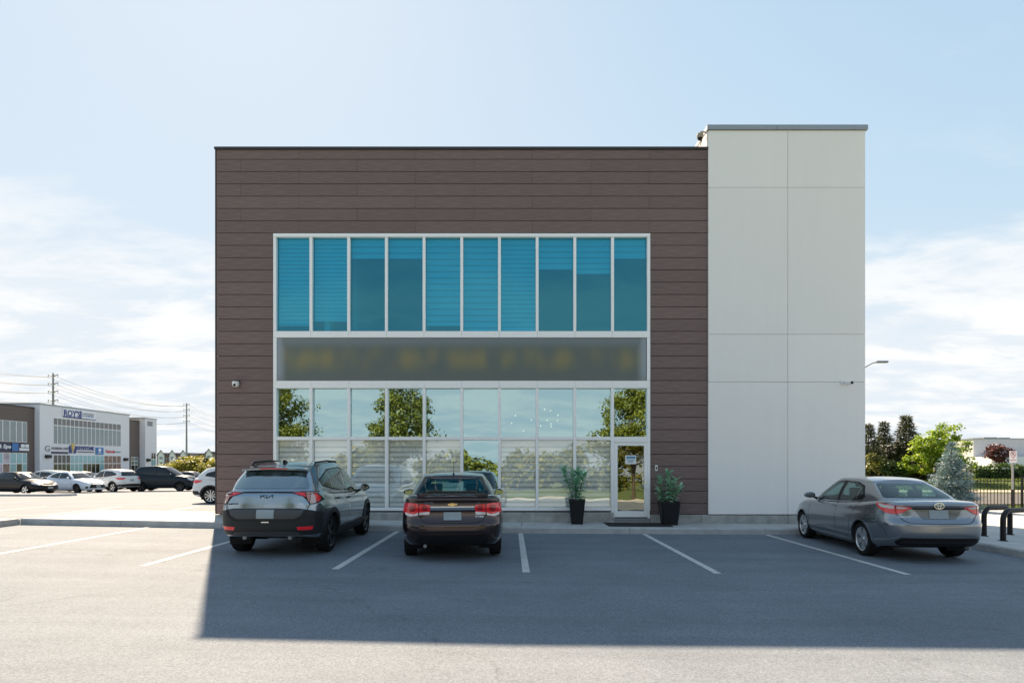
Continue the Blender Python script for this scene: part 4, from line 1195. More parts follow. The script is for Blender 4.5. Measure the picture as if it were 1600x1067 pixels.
# ---- grey compact saloon at the right (seen from behind, left side)
def corolla():
    p = paint_mat('grey_paint', (0.225,0.248,0.275), 0.8, 0.20)
    c = Car(SEDAN, p, 0.032)
    y0, x0 = 11.45, 7.50
    c.begin('grey four door saloon with wing shaped tail lamps parked before the white stucco tower', 'car', (7.56, 12.74, gz(7.7, 12.8)+0.004), math.radians(90-4.3), 'cars in the bays along the office', 'parked_car')
    G = MAT['car_glass']
    # side glass on a black surround
    for v in ('L','R'):
        c.patch('window_surround', v, rounded([(0.86,0.965),(0.24,1.345),(-0.2,1.385),(-0.72,1.372),(-1.02,1.30),(-1.27,1.10),(-1.2,1.035),(-0.3,0.978)], 0.03), MAT['black_plastic'], 0.001, 0.01,
                hole=rounded([(0.72,0.995),(0.22,1.315),(-0.2,1.352),(-0.70,1.34),(-0.97,1.272),(-1.17,1.12),(-1.12,1.063),(-0.3,1.005)], 0.02))
        c.window(v, [(0.80,0.982),(0.235,1.335),(-0.235,1.372),(-0.275,0.988)], G, 0.018, 'front_side_window')
        c.window(v, [(-0.365,0.995),(-0.325,1.372),(-0.71,1.357),(-0.93,1.305),(-0.965,1.028)], G, 0.018, 'rear_side_window')
        c.window(v, [(-1.0,1.035),(-0.965,1.285),(-1.03,1.262),(-1.22,1.105),(-1.17,1.05)], G, 0.014, 'quarter_window', rnd=0.012)
        c.patch('door_pillar', v, [(-0.27,0.99),(-0.232,1.37),(-0.33,1.37),(-0.372,0.99)], MAT['black_plastic'], 0.005, 0.01)
        # shut lines
        c.line(v, [(0.98,0.34),(1.0,0.60),(0.98,0.88),(0.93,0.94)])
        c.line(v, [(-0.30,0.975),(-0.31,0.6),(-0.36,0.33)])
        c.line(v, [(-1.24,1.05),(-1.12,0.93),(-1.0,0.78),(-0.93,0.60),(-0.86,0.36)])
        c.line(v, [(0.97,0.335),(-0.86,0.345)])
        c.line(v, [(-1.92,0.66),(-2.05,0.60),(-2.12,0.40)], 0.007)
        c.line(v, [(-1.5,0.81)]+[(-1.58+0.085*math.cos(a), 0.845+0.075*math.sin(a)) for a in np.linspace(-0.5,5.8,14)], 0.006)
        c.patch('sill_trim', v, [(-0.93,0.215),(-0.93,0.27),(0.93,0.27),(0.93,0.215)], p, 0.012, 0.03)
    c.window('rear', [(0.60,1.105),(0.46,1.352),(-0.46,1.352),(-0.60,1.105)], G, 0.026, 'rear_window', rnd=0.05)
    c.window('front', [(0.66,0.985),(0.46,1.35),(-0.46,1.35),(-0.66,0.985)], G, 0.03, 'windscreen', rnd=0.05)
    # tail lamps: upper clear strip, lower red blade, wrapping the corner
    for sg in (1, -1):
        f = (lambda q: q) if sg > 0 else mir
        tl = c.patch('tail_lamp', 'rear', f([(0.42,0.968),(0.60,0.992),(0.70,1.002),(0.785,1.002),(0.785,0.865),(0.72,0.850),(0.655,0.845),(0.57,0.878),(0.50,0.925)]), MAT['red_lamp'], 0.012, 0.02)
        c.patch('clear_lens', 'rear', f([(0.48,0.966),(0.655,0.988),(0.655,0.945),(0.56,0.938)]), MAT['clear_lamp'], 0.0155, 0.006, parent=tl)
        c.patch('clear_lens', 'rear', f([(0.68,0.992),(0.783,0.992),(0.783,0.945),(0.68,0.942)]), MAT['clear_lamp'], 0.0155, 0.006, parent=tl)
        c.line('rear', [(sg*0.667,1.0),(sg*0.662,0.847)], 0.006, parent=tl, off=0.0158)
        v = 'L' if sg > 0 else 'R'
        sl_ = c.patch('tail_lamp', v, [(-2.125,1.002),(-1.90,1.022),(-1.78,1.024),(-1.88,0.955),(-2.01,0.885),(-2.125,0.865)], MAT['red_lamp'], 0.012, 0.02)
        c.patch('clear_lens', v, [(-2.122,0.992),(-1.93,1.010),(-1.85,1.012),(-1.96,0.957),(-2.122,0.945)], MAT['clear_lamp'], 0.0155, 0.006, parent=sl_)
    # boot lid outline, plate recess (flat patch, its shade put into a darker grey), plate, badges
    c.line('rear', [(0.665,0.845),(0.57,0.74),(0.48,0.695),(0,0.690),(-0.48,0.695),(-0.57,0.74),(-0.665,0.845)], 0.011)
    c.line('rear', [(0.67,1.0),(0.655,1.055)], 0.008); c.line('rear', [(-0.67,1.0),(-0.655,1.055)], 0.008)
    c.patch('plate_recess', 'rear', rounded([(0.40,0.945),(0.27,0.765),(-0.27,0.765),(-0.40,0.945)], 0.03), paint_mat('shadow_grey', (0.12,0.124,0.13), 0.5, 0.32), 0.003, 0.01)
    c.patch('garnish', 'rear', [(0.44,0.960),(0.43,0.935),(-0.43,0.935),(-0.44,0.960)], MAT['black_plastic'], 0.008, 0.012)
    pl = c.patch('number_plate', 'rear', [(0.155,0.925),(0.155,0.775),(-0.155,0.775),(-0.155,0.925)], MAT['plate'], 0.014, 0.012)
    q = MB()
    cc, nn = c.cast('rear', 0, 1.0)
    def ell(a, b, r, cy=0, cz=0): return [(cc.x-0.014, cy+a*math.cos(t), cc.z+cz+b*math.sin(t)) for t in np.linspace(0, 2*math.pi, 25)]
    q.tube(ell(0.078,0.051,0), 0.0075, 6, cap=False); q.tube(ell(0.026,0.045,0), 0.0055, 6, cap=False); q.tube(ell(0.062,0.020,0,0,0.022), 0.0055, 6, cap=False)
    q.build('emblem', MAT['chrome'], c.t, True)
    seat_text(c, 'COROLLA', 'rear', 0.56, 0.80, 0.036, MAT['chrome'], sx=1.3)
    seat_text(c, 'LE', 'rear', -0.54, 0.80, 0.036, MAT['chrome'])
    # lower bumper
    c.patch('bumper_insert', 'rear', rounded([(0.62,0.445),(0.70,0.37),(0.62,0.30),(-0.62,0.30),(-0.70,0.37),(-0.62,0.445)], 0.03), MAT['black_plastic'], 0.004, 0.012)
    c.patch('bumper_bar', 'rear', [(0.60,0.385),(0.60,0.355),(-0.60,0.355),(-0.60,0.385)], MAT['cladding'], 0.014, 0.02)
    c.line('rear', [(0.83,0.66),(0.62,0.655),(0.57,0.74)], 0.004)
    MB().tube([(-2.15,-0.50,0.27),(-2.28,-0.50,0.26)], 0.03, 12).build('exhaust', MAT['steel'], c.t, True)
    # head lamps, grille
    for sg in (1,-1):
        f = (lambda q: q) if sg > 0 else mir
        c.patch('head_lamp', 'front', f([(0.40,0.66),(0.74,0.78),(0.80,0.70),(0.55,0.60)]), MAT['clear_lamp'], 0.006, 0.02)
    c.patch('grille', 'front', rounded([(0.5,0.56),(0.55,0.35),(-0.55,0.35),(-0.5,0.56)], 0.05), MAT['black_plastic'], 0.004, 0.02)
    c.finish(); c.wheels('steel', 5, MAT['alloy'], 0.218, wide=0.30); c.arches(p)
    c.interior(MAT['seat_beige'], belt=0.93)
    c.mirrors(0.72, 0.985, p); c.handle(-0.19, 0.875, p); c.handle(-1.0, 0.905, p)
    return c.t

def cruze():
    sp = variant(SEDAN, 0.992, 1.01, 1.0)
    sp['zt'] = [(-2.32,1.115),(-2.0,1.115),(-1.7,1.085),(-1.2,1.02),(0,0.96),(0.9,0.94),(1.2,0.92),(1.8,0.84),(2.15,0.73),(2.32,0.62)]
    sp['rear'] = [(0.28,0.13),(0.38,0.05),(0.46,0.02),(0.50,0.0),(0.63,0.0),(0.67,0.03),(0.72,0.06),(0.86,0.085),(0.92,0.06),(0.98,0.075),(1.08,0.055),(1.115,0.085)]
    sp['outline'] = [(-2.30,0),(-2.29,0.38),(-2.24,0.66),(-2.10,0.81),(-1.87,0.868),(-1.34,0.89),(-0.5,0.897),(0.5,0.897),(1.36,0.885),(1.75,0.85),(2.03,0.75),(2.21,0.54),(2.28,0.27),(2.30,0)]
    sp['gb'] = [(-1.72,0),(-1.70,0.4),(-1.62,0.66),(-1.38,0.775),(-0.8,0.815),(0,0.825),(0.6,0.81),(0.95,0.745),(1.12,0.5),(1.20,0.25),(1.24,0)]
    sp['gt'] = [(-1.03,0),(-1.02,0.3),(-0.97,0.47),(-0.84,0.555),(-0.5,0.592),(-0.1,0.60),(0.10,0.585),(0.23,0.53),(0.31,0.36),(0.34,0.18),(0.36,0)]
    sp['gzb'] = [(-1.72,1.095),(-1.4,1.035),(0,0.955),(0.8,0.93),(1.24,0.93)]; sp['gzt'] = [(-1.03,1.39),(-0.5,1.438),(0,1.434),(0.36,1.385)]
    sp['hw'] = 0.897; sp['wr'] = 0.325; sp['axles'] = (-1.335,1.35); sp['arch'] = 0.37
    p = paint_mat('dark_brown_paint', (0.050,0.029,0.026), 0.85, 0.17)
    c = Car(sp, p, 0.032)
    rz = math.radians(90+4.6); d = Vector((math.cos(rz), math.sin(rz), 0)); ra = Vector((-1.055, 11.16, 0)) + d*1.335
    c.begin('dark brown saloon with bright red tail lamps parked in front of the sign', 'car', (ra.x, ra.y, gz(ra.x, ra.y)+0.004), rz, 'cars in the bays along the office', 'parked_car')
    G = glass_mat('pale_car_glass', (0.62,0.80,0.76), 0.05, (0.9,1.0,1.0))
    for v in ('L','R'):
        c.window(v, [(0.80,0.995),(0.235,1.355),(-0.235,1.392),(-0.275,1.0)], G, 0.018, 'front_side_window')
        c.window(v, [(-0.365,1.008),(-0.325,1.392),(-0.70,1.377),(-0.98,1.30),(-1.13,1.09),(-1.05,1.05)], G, 0.018, 'rear_side_window')
        c.line(v, [(0.98,0.34),(1.0,0.60),(0.98,0.88),(0.93,0.95)]); c.line(v, [(-0.30,0.985),(-0.31,0.6),(-0.36,0.33)])
        c.line(v, [(-1.22,1.07),(-1.1,0.93),(-1.0,0.78),(-0.93,0.60),(-0.86,0.36)]); c.line(v, [(0.97,0.335),(-0.86,0.345)])
    c.window('rear', [(0.63,1.145),(0.475,1.372),(-0.475,1.372),(-0.63,1.145)], G, 0.026, 'rear_window', rnd=0.05)
    c.window('front', [(0.68,0.995),(0.47,1.37),(-0.47,1.37),(-0.68,0.995)], G, 0.03, 'windscreen', rnd=0.05)
    for sg in (1,-1):
        f = (lambda q: q) if sg > 0 else mir
        o1 = c.patch('tail_lamp', 'rear', f(rounded([(0.565,0.985),(0.75,1.005),(0.80,0.93),(0.79,0.80),(0.70,0.765),(0.575,0.785)], 0.04)), MAT['red_lamp'], 0.016, 0.025)
        c.patch('clear_lens', 'rear', f([(0.575,0.835),(0.64,0.805),(0.72,0.812),(0.785,0.84),(0.785,0.795),(0.70,0.768),(0.58,0.787)]), MAT['clear_lamp'], 0.020, 0.008, parent=o1)
        c.patch('lamp_bowl', 'rear', f(arc(0.675,0.905,0.055,0,342,18)), MAT['deep_red_lamp'], 0.0195, 0.004, parent=o1)
        o2 = c.patch('tail_lamp', 'rear', f(rounded([(0.37,0.965),(0.552,0.982),(0.560,0.79),(0.385,0.80)], 0.03)), MAT['red_lamp'], 0.014, 0.02)
        c.patch('clear_lens', 'rear', f([(0.385,0.855),(0.557,0.835),(0.558,0.795),(0.388,0.803)]), MAT['clear_lamp'], 0.018, 0.008, parent=o2)
        c.patch('lamp_bowl', 'rear', f(arc(0.465,0.915,0.045,0,342,18)), MAT['deep_red_lamp'], 0.0175, 0.004, parent=o2)
        v = 'L' if sg > 0 else 'R'
        c.patch('tail_lamp', v, rounded([(-2.13,0.995),(-1.96,1.0),(-1.92,0.94),(-1.98,0.84),(-2.13,0.79)], 0.03), MAT['red_lamp'], 0.014, 0.02)
        c.patch('reflector', 'rear', f(rounded([(0.55,0.60),(0.70,0.625),(0.70,0.585),(0.55,0.570)], 0.012)), MAT['cladding'], 0.006, 0.01)
    c.patch('chrome_bar', 'rear', [(0.372,0.938),(0.372,0.888),(-0.372,0.888),(-0.372,0.938)], MAT['chrome'], 0.020, 0.024)
    c.patch('number_plate', 'rear', [(0.148,0.845),(0.148,0.705),(-0.148,0.705),(-0.148,0.845)], MAT['plate'], 0.018, 0.014)
    # bow tie badge
    c.patch('emblem', 'rear', [(0.082,0.985),(0.035,0.985),(0.035,1.005),(-0.03,1.005),(-0.03,0.992),(-0.082,0.992),(-0.068,0.963),(-0.03,0.963),(-0.03,0.945),(0.035,0.945),(0.035,0.957),(0.066,0.957)], MAT['gold'], 0.016, 0.014)
    seat_text(c, 'CRUZE', 'rear', 0.40, 1.002, 0.042, MAT['chrome'], sx=1.15)
    seat_text(c, 'LT', 'rear', -0.44, 1.002, 0.036, MAT['chrome'])
    seat_text(c, 'RS TURBO', 'rear', -0.46, 0.768, 0.040, MAT['chrome'], sx=0.8)
    c.line('rear', [(0.56,0.79),(0.50,0.69),(0.40,0.665),(0,0.66),(-0.40,0.665),(-0.50,0.69),(-0.56,0.79)], 0.010)
    c.line('rear', [(0.57,0.985),(0.60,1.11)], 0.007); c.line('rear', [(-0.57,0.985),(-0.60,1.11)], 0.007)
    c.patch('boot_spoiler', 'rear', rounded([(0.60,1.112),(0.60,1.078),(0,1.085),(-0.60,1.078),(-0.60,1.112),(0,1.122)], 0.01), p, 0.030, 0.04)
    c.patch('bumper_insert', 'rear', rounded([(0.52,0.455),(0.64,0.36),(0.56,0.30),(-0.56,0.30),(-0.64,0.36),(-0.52,0.455)], 0.03), MAT['black_plastic'], 0.004, 0.012)
    c.patch('bumper_crease', 'rear', [(0.60,0.435),(0.50,0.475),(0,0.482),(-0.50,0.475),(-0.60,0.435),(-0.52,0.462),(0,0.470),(0.52,0.462)], p, 0.012, 0.014)
    MB().tube([(-2.12,0.46,0.285),(-2.24,0.46,0.275)], 0.028, 12).build('exhaust', MAT['steel'], c.t, True)
    for sg in (1,-1):
        f = (lambda q: q) if sg > 0 else mir
        c.patch('head_lamp', 'front', f([(0.40,0.66),(0.74,0.80),(0.80,0.70),(0.55,0.60)]), MAT['clear_lamp'], 0.006, 0.02)
    c.patch('grille', 'front', rounded([(0.5,0.58),(0.55,0.35),(-0.55,0.35),(-0.5,0.58)], 0.05), MAT['black_plastic'], 0.004, 0.02)
    c.finish(); c.wheels('alloy', 5, MAT['alloy'], 0.222); c.arches(p)
    c.interior(MAT['seat_dark'], belt=0.96, xs=(-0.72, 0.05))
    c.mirrors(0.70, 1.0, p); c.handle(-0.19, 0.885, p); c.handle(-1.0, 0.915, p)
    q = MB(); q.tube([(-0.86,0,1.47),(-1.12,0,1.74)], [0.005,0.0025], 6); q.lathe([(0.022,0.0),(0.012,0.02)], 10, 'z', (-0.85,0,1.462)); q.build('aerial', MAT['black_plastic'], c.t)
    return c.t

def sportage():
    sp = dict(SUV); sp['scale'] = 0.975
    p = paint_mat('steel_grey_paint', (0.27,0.325,0.365), 0.85, 0.18)
    PINK = plain('pale_pink_lamp', (0.62,0.42,0.38), 0.12, coat=1.0)
    c = Car(sp, p, 0.034)
    c.begin('steel grey compact SUV with black lower bumper parked at the left corner', 'car', (-4.185, 12.63, gz(-4.19, 12.6)+0.004), math.radians(90), 'cars in the bays along the office', 'parked_suv')
    P = MAT['privacy_glass']; G = MAT['car_glass']
    for v in ('L','R'):
        c.patch('window_surround', v, rounded([(0.93,1.052),(0.22,1.52),(-0.3,1.585),(-1.1,1.55),(-1.72,1.36),(-1.66,1.235),(-1.0,1.135)], 0.03), MAT['black_plastic'], 0.001, 0.01,
                hole=rounded([(0.80,1.08),(0.20,1.485),(-0.3,1.55),(-1.1,1.515),(-1.62,1.345),(-1.58,1.255),(-1.0,1.165)], 0.02))
        c.window(v, [(0.85,1.068),(0.205,1.508),(-0.26,1.568),(-0.30,1.105)], G, 0.018, 'front_side_window')
        c.window(v, [(-0.39,1.112),(-0.345,1.57),(-1.07,1.537),(-1.10,1.168)], P, 0.018, 'rear_side_window')
        c.window(v, [(-1.16,1.175),(-1.13,1.528),(-1.68,1.352),(-1.63,1.255)], P, 0.018, 'quarter_window')
        c.line(v, [(0.98,0.42),(1.02,0.66),(1.0,0.96),(0.95,1.03)]); c.line(v, [(-0.34,1.09),(-0.35,0.7),(-0.38,0.42)])
        c.line(v, [(-1.28,1.17),(-1.16,1.0),(-1.05,0.85),(-0.95,0.66),(-0.9,0.44)]); 
        c.line(v, [(-1.92,0.72),(-2.02,0.70),(-2.16,0.66)], 0.007)
        c.patch('sill_cladding', v, [(-0.97,0.262),(-0.95,0.42),(-0.5,0.455),(0.92,0.455),(0.93,0.262)], MAT['cladding'], 0.014, 0.03)
        c.patch('sill_accent', v, [(-0.72,0.435),(0.55,0.470),(0.62,0.485),(0.62,0.468),(0.55,0.452),(-0.72,0.420)], MAT['alloy_dark'], 0.020, 0.01)
        c.patch('bumper_cladding', v, [(-2.165,0.40),(-2.165,0.82),(-2.08,0.80),(-1.95,0.66),(-1.86,0.40)], MAT['cladding'], 0.008, 0.02)
    c.window('rear', [(0.68,1.205),(0.53,1.525),(-0.53,1.525),(-0.68,1.205)], glass_mat('suv_rear_glass', (0.10,0.13,0.14), 0.30, (0.85,0.98,1.0)), 0.03, 'rear_window', rnd=0.05)
    c.window('front', [(0.70,1.085),(0.50,1.52),(-0.50,1.52),(-0.70,1.085)], G, 0.03, 'windscreen', rnd=0.05)
    # spoiler over the rear window with the high stop lamp
    q = MB(); n = 12; vs = []
    for k in range(n+1):
        t = -1+2*k/n; y = 0.58*t; b = 0.05*t*t
        vs += [(-1.62+b, y*1.0, 1.626-0.03*t*t), (-1.965+b, y*1.02, 1.578-0.03*t*t), (-1.955+b, y*1.02, 1.546-0.03*t*t), (-1.72+b, y*0.99, 1.540-0.03*t*t)]
    q.add(vs, [(4*k+j, 4*k+(j+1)%4, 4*k+4+(j+1)%4, 4*k+4+j) for k in range(n) for j in range(4)] + [(0,1,2,3), (4*n+3,4*n+2,4*n+1,4*n)])
    spo = q.build('spoiler', p, c.t, True, 30)
    q = MB(); vs = []
    for k in range(9):
        t = (-1+2*k/8)*0.42; b = 0.05*t*t; vs += [(-1.969+b, 0.58*t*1.02, 1.571-0.03*t*t), (-1.963+b, 0.58*t*1.02, 1.553-0.03*t*t)]
    q.add(vs, [(2*k, 2*k+1, 2*k+3, 2*k+2) for k in range(8)]); q.build('high_stop_lamp', MAT['red_lamp'], spo)
    for sg in (1,-1):
        f = (lambda q: q) if sg > 0 else mir
        tl = c.patch('tail_lamp', 'rear', f([(0.42,1.140),(0.60,1.152),(0.80,1.150),(0.80,0.935),(0.73,0.935),(0.69,1.0),(0.62,1.075)]), MAT['black_plastic'], 0.010, 0.02)
        c.patch('clear_lens', 'rear', f([(0.655,1.138),(0.725,1.138),(0.725,0.965),(0.71,0.985),(0.69,1.04)]), MAT['amber_lamp'], 0.0135, 0.006, parent=tl)
        c.patch('clear_lens', 'rear', f([(0.735,1.138),(0.80,1.136),(0.80,0.95),(0.735,0.95)]), PINK, 0.0135, 0.006, parent=tl)
        c.patch('red_lens', 'rear', f([(0.46,1.133),(0.64,1.138),(0.675,1.06),(0.63,1.080)]), MAT['red_lamp'], 0.0135, 0.006, parent=tl)
        v = 'L' if sg > 0 else 'R'
        sl_ = c.patch('tail_lamp', v, [(-2.155,1.150),(-2.02,1.13),(-1.84,1.04),(-1.78,1.0),(-2.0,0.965),(-2.155,0.935)], MAT['black_plastic'], 0.010, 0.02)
        c.patch('clear_lens', v, [(-2.150,1.136),(-2.095,1.128),(-2.095,0.965),(-2.150,0.95)], PINK, 0.0135, 0.006, parent=sl_)
        c.patch('red_lens', v, [(-2.085,1.126),(-2.03,1.112),(-1.93,1.05),(-2.0,0.985),(-2.085,0.967)], MAT['red_lamp'], 0.0135, 0.006, parent=sl_)
        c.patch('reflector', 'rear', f([(0.54,0.545),(0.79,0.555),(0.77,0.495),(0.56,0.49)]), MAT['red_lamp'], 0.012, 0.015)
    c.patch('light_bar', 'rear', [(0.44,1.152),(0.44,1.132),(0,1.138),(-0.44,1.132),(-0.44,1.152),(0,1.158)], MAT['black_plastic'], 0.008, 0.015)
    # tailgate shut line and the black lower panel
    c.line('rear', [(0.74,0.94),(0.70,0.84),(0.66,0.74),(0.55,0.665),(0.3,0.655),(-0.3,0.655),(-0.55,0.665),(-0.66,0.74),(-0.70,0.84),(-0.74,0.94)], 0.010, off=0.0185)
    c.patch('bumper_cladding', 'rear', [(0.81,0.82),(0.70,0.845),(0.55,0.868),(0,0.872),(-0.55,0.868),(-0.70,0.845),(-0.81,0.82),(-0.81,0.41),(-0.45,0.40),(0.45,0.40),(0.81,0.41)], MAT['cladding'], 0.010, 0.02)
    c.patch('tailgate_trim', 'rear', [(0.66,0.84),(0,0.862),(-0.66,0.84),(-0.60,0.74),(-0.5,0.69),(0.5,0.69),(0.60,0.74)], plain('mid_cladding', (0.05,0.052,0.055), 0.45), 0.014, 0.01)
    c.patch('number_plate', 'rear', [(0.152,0.845),(0.152,0.695),(-0.152,0.695),(-0.152,0.845)], MAT['plate'], 0.020, 0.014)
    c.patch('bumper_badge', 'rear', [(0.065,0.640),(0.065,0.622),(-0.065,0.622),(-0.065,0.640)], MAT['chrome'], 0.014, 0.01)
    c.patch('skid_plate', 'rear', rounded([(0.55,0.455),(0.62,0.40),(-0.62,0.40),(-0.55,0.455),(-0.3,0.47),(0.3,0.47)], 0.02), plain('skid_grey', (0.05,0.05,0.05), 0.4), 0.016, 0.02)
    q = MB()
    cc, nn = c.cast('rear', 0, 1.075)
    def strokes(pts, r=0.006): q.tube([(c.cast('rear', -a, 1.075+b)[0].x-0.006, -a, 1.075+b) for a, b in pts], r, 6)
    strokes([(-0.105,-0.027),(-0.105,0.027)]); strokes([(-0.105,-0.006),(-0.040,0.027)]); strokes([(-0.072,0.011),(-0.004,-0.027)]); strokes([(0.0,-0.027),(0.0,0.027)]); strokes([(0.012,-0.027),(0.100,0.027)]); strokes([(0.105,0.027),(0.105,-0.027)])
    q.build('emblem', MAT['black_plastic'], c.t, True)
    seat_text(c, 'SPORTAGE', 'rear', 0.60, 0.945, 0.034, MAT['black_plastic'], sx=1.25)
    seat_text(c, 'AWD', 'rear', -0.60, 0.945, 0.034, MAT['chrome'])
    for y in (0.40, -0.40): MB().tube([(-2.05,y,0.36),(-2.24,y,0.35)], 0.035, 12).build('exhaust', MAT['steel'], c.t, True)
    for sg in (1,-1):
        f = (lambda q: q) if sg > 0 else mir
        c.patch('head_lamp', 'front', f([(0.45,0.80),(0.76,0.88),(0.80,0.72),(0.62,0.64)]), MAT['clear_lamp'], 0.006, 0.02)
    c.patch('grille', 'front', rounded([(0.6,0.74),(0.62,0.45),(-0.62,0.45),(-0.6,0.74)], 0.05), MAT['black_plastic'], 0.004, 0.02)
    c.finish(); c.wheels('alloy', 5, MAT['alloy_dark'], 0.245, wide=0.22); c.arches(MAT['cladding'], 0.075, 'wheel_arch_cladding', 0.06, 0.014)
    c.interior(MAT['seat_dark'], z0=0.68, belt=1.06, xs=(-0.85, 0.0))
    c.mirrors(0.76, 1.07, MAT['black_plastic'], size=1.15); c.handle(-0.21, 0.955, MAT['black_plastic']); c.handle(-1.0, 0.985, MAT['black_plastic'])
    # roof rails and fin aerial
    for sg in (1,-1):
        q = MB(); q.tube([(-1.50,sg*0.585,1.605),(-1.40,sg*0.58,1.672),(-0.7,sg*0.585,1.706),(-0.1,sg*0.58,1.694),(0.02,sg*0.57,1.645)], [0.012,0.02,0.02,0.02,0.012], 8); q.build('roof_rail', MAT['black_plastic'], c.t, True)
    q = MB(); q.prism([(-1.44,1.645),(-1.22,1.655),(-1.40,1.722),(-1.45,1.722)], -0.022, 0.022); q.build('aerial_fin', MAT['black_plastic'], c.t)
    return c.t
corolla(); cruze(); sportage()

# ------------------------------------------------------------ cars farther off in the left lot
def far_car(kind, label, px, D, deg, col, name=None, metal=0.3, res=0.06, sc=(1,1,1), lampcol=None, alloy='alloy', dz=0.0, group='cars parked in the left lot', cladding=None, dark_roof=False):
    base = SEDAN if kind == 'sedan' else SUV
    sp = variant(base, *sc)
    p = paint_mat('%s_paint' % kind, col, metal, 0.3)
    if max(col) < 0.1: p.node_tree.nodes['Principled BSDF'].inputs['Coat Weight'].default_value = 0.45
    c = Car(sp, p, res)
    X = PX(px, D)
    c.begin(label, 'car', (X, D, gz(X, D)+0.004+dz), math.radians(deg), group, name or ('parked_car' if kind == 'sedan' else 'parked_suv'))
    W = MAT['opaque_glass']; sx, sy, sz = sc
    def T(pl): return [(a*sx, b*sz) for a, b in pl]
    def R_(pl): return [(a*sy, b*sz) for a, b in pl]
    for v in ('L','R'):
        if kind == 'sedan':
            w1, w2 = [(0.80,0.985),(0.235,1.335),(-0.26,1.37),(-0.30,0.99)], [(-0.35,0.995),(-0.31,1.372),(-0.71,1.357),(-1.03,1.27),(-1.22,1.10),(-1.1,1.045)]
        else:
            w1, w2 = [(0.85,1.068),(0.205,1.508),(-0.28,1.568),(-0.32,1.105)], [(-0.37,1.112),(-0.33,1.57),(-1.07,1.537),(-1.60,1.39),(-1.68,1.26),(-1.1,1.165)]
        for nm, wpl in (('front_side_window', w1), ('rear_side_window', w2)):
            c.patch(nm, v, rounded(T(wpl), 0.03), W, 0.004, 0.012)
        if kind == 'sedan':
            c.line(v, T([(0.98,0.34),(1.0,0.60),(0.98,0.88)]), 0.012); c.line(v, T([(-0.30,0.975),(-0.31,0.6),(-0.36,0.33)]), 0.012)
            c.line(v, T([(-1.12,0.93),(-1.0,0.78),(-0.86,0.36)]), 0.012)
            c.patch('tail_lamp', v, T([(-2.14,0.985),(-1.90,1.01),(-1.95,0.93),(-2.14,0.87)]), MAT['red_lamp'], 0.012, 0.02)
            c.patch('head_lamp', v, T([(2.10,0.70),(1.72,0.80),(1.80,0.70),(2.08,0.62)]), MAT['clear_lamp'], 0.008, 0.02)
        else:
            c.line(v, T([(0.98,0.42),(1.02,0.66),(1.0,0.96)]), 0.012); c.line(v, T([(-0.34,1.09),(-0.35,0.7),(-0.38,0.42)]), 0.012)
            c.line(v, T([(-1.16,1.0),(-1.05,0.85),(-0.9,0.44)]), 0.012)
            c.patch('tail_lamp', v, rounded(T([(-2.22,1.07),(-1.95,1.06),(-1.86,1.02),(-1.98,0.96),(-2.22,0.93)]), 0.02), lampcol or MAT['red_lamp'], 0.014, 0.02)
            c.patch('head_lamp', v, T([(2.12,0.84),(1.80,0.94),(1.84,0.86),(2.10,0.76)]), MAT['clear_lamp'], 0.008, 0.02)
            c.patch('sill_cladding', v, T([(-0.97,0.262),(-0.95,0.40),(0.92,0.40),(0.93,0.262)]), cladding or MAT['cladding'], 0.012, 0.03)
    if kind == 'sedan':
        c.patch('rear_window', 'rear', rounded(R_([(0.60,1.105),(0.46,1.352),(-0.46,1.352),(-0.60,1.105)]), 0.05), W)
        c.patch('windscreen', 'front', rounded(R_([(0.66,0.985),(0.46,1.35),(-0.46,1.35),(-0.66,0.985)]), 0.05), W)
        c.patch('grille', 'front', rounded(R_([(0.45,0.62),(0.60,0.34),(-0.60,0.34),(-0.45,0.62)]), 0.05), MAT['black_plastic'], 0.004, 0.02)
        c.patch('number_plate', 'front', R_([(0.16,0.50),(0.16,0.38),(-0.16,0.38),(-0.16,0.50)]), MAT['plate'], 0.016, 0.012)
        c.patch('number_plate', 'rear', R_([(0.155,0.925),(0.155,0.775),(-0.155,0.775),(-0.155,0.925)]), MAT['plate'], 0.014, 0.012)
        for sg in (1, -1):
            f = (lambda q: q) if sg > 0 else mir
            c.patch('tail_lamp', 'rear', f(R_([(0.42,0.965),(0.70,1.0),(0.85,0.985),(0.85,0.92),(0.66,0.85),(0.50,0.925)])), MAT['red_lamp'], 0.012, 0.02)
            c.patch('head_lamp', 'front', f(R_([(0.42,0.64),(0.74,0.80),(0.80,0.70),(0.55,0.60)])), MAT['clear_lamp'], 0.006, 0.02)
            c.patch('fog_lamp_surround', 'front', f(R_([(0.62,0.46),(0.74,0.46),(0.72,0.32),(0.64,0.32)])), MAT['black_plastic'], 0.006, 0.02)
        c.patch('bumper_insert', 'rear', rounded(R_([(0.62,0.445),(0.62,0.30),(-0.62,0.30),(-0.62,0.445)]), 0.03), MAT['black_plastic'], 0.004, 0.012)
        c.mirrors(0.72*sx, 0.985*sz, p)
    else:
        c.patch('rear_window', 'rear', rounded(R_([(0.66,1.205),(0.52,1.50),(-0.52,1.50),(-0.66,1.205)]), 0.05), W)
        c.patch('windscreen', 'front', rounded(R_([(0.70,1.085),(0.50,1.52),(-0.50,1.52),(-0.70,1.085)]), 0.05), W)
        c.patch('grille', 'front', rounded(R_([(0.6,0.76),(0.62,0.45),(-0.62,0.45),(-0.6,0.76)]), 0.05), MAT['black_plastic'], 0.004, 0.02)
        c.patch('number_plate', 'rear', R_([(0.155,0.95),(0.155,0.80),(-0.155,0.80),(-0.155,0.95)]), MAT['plate'], 0.016, 0.012)
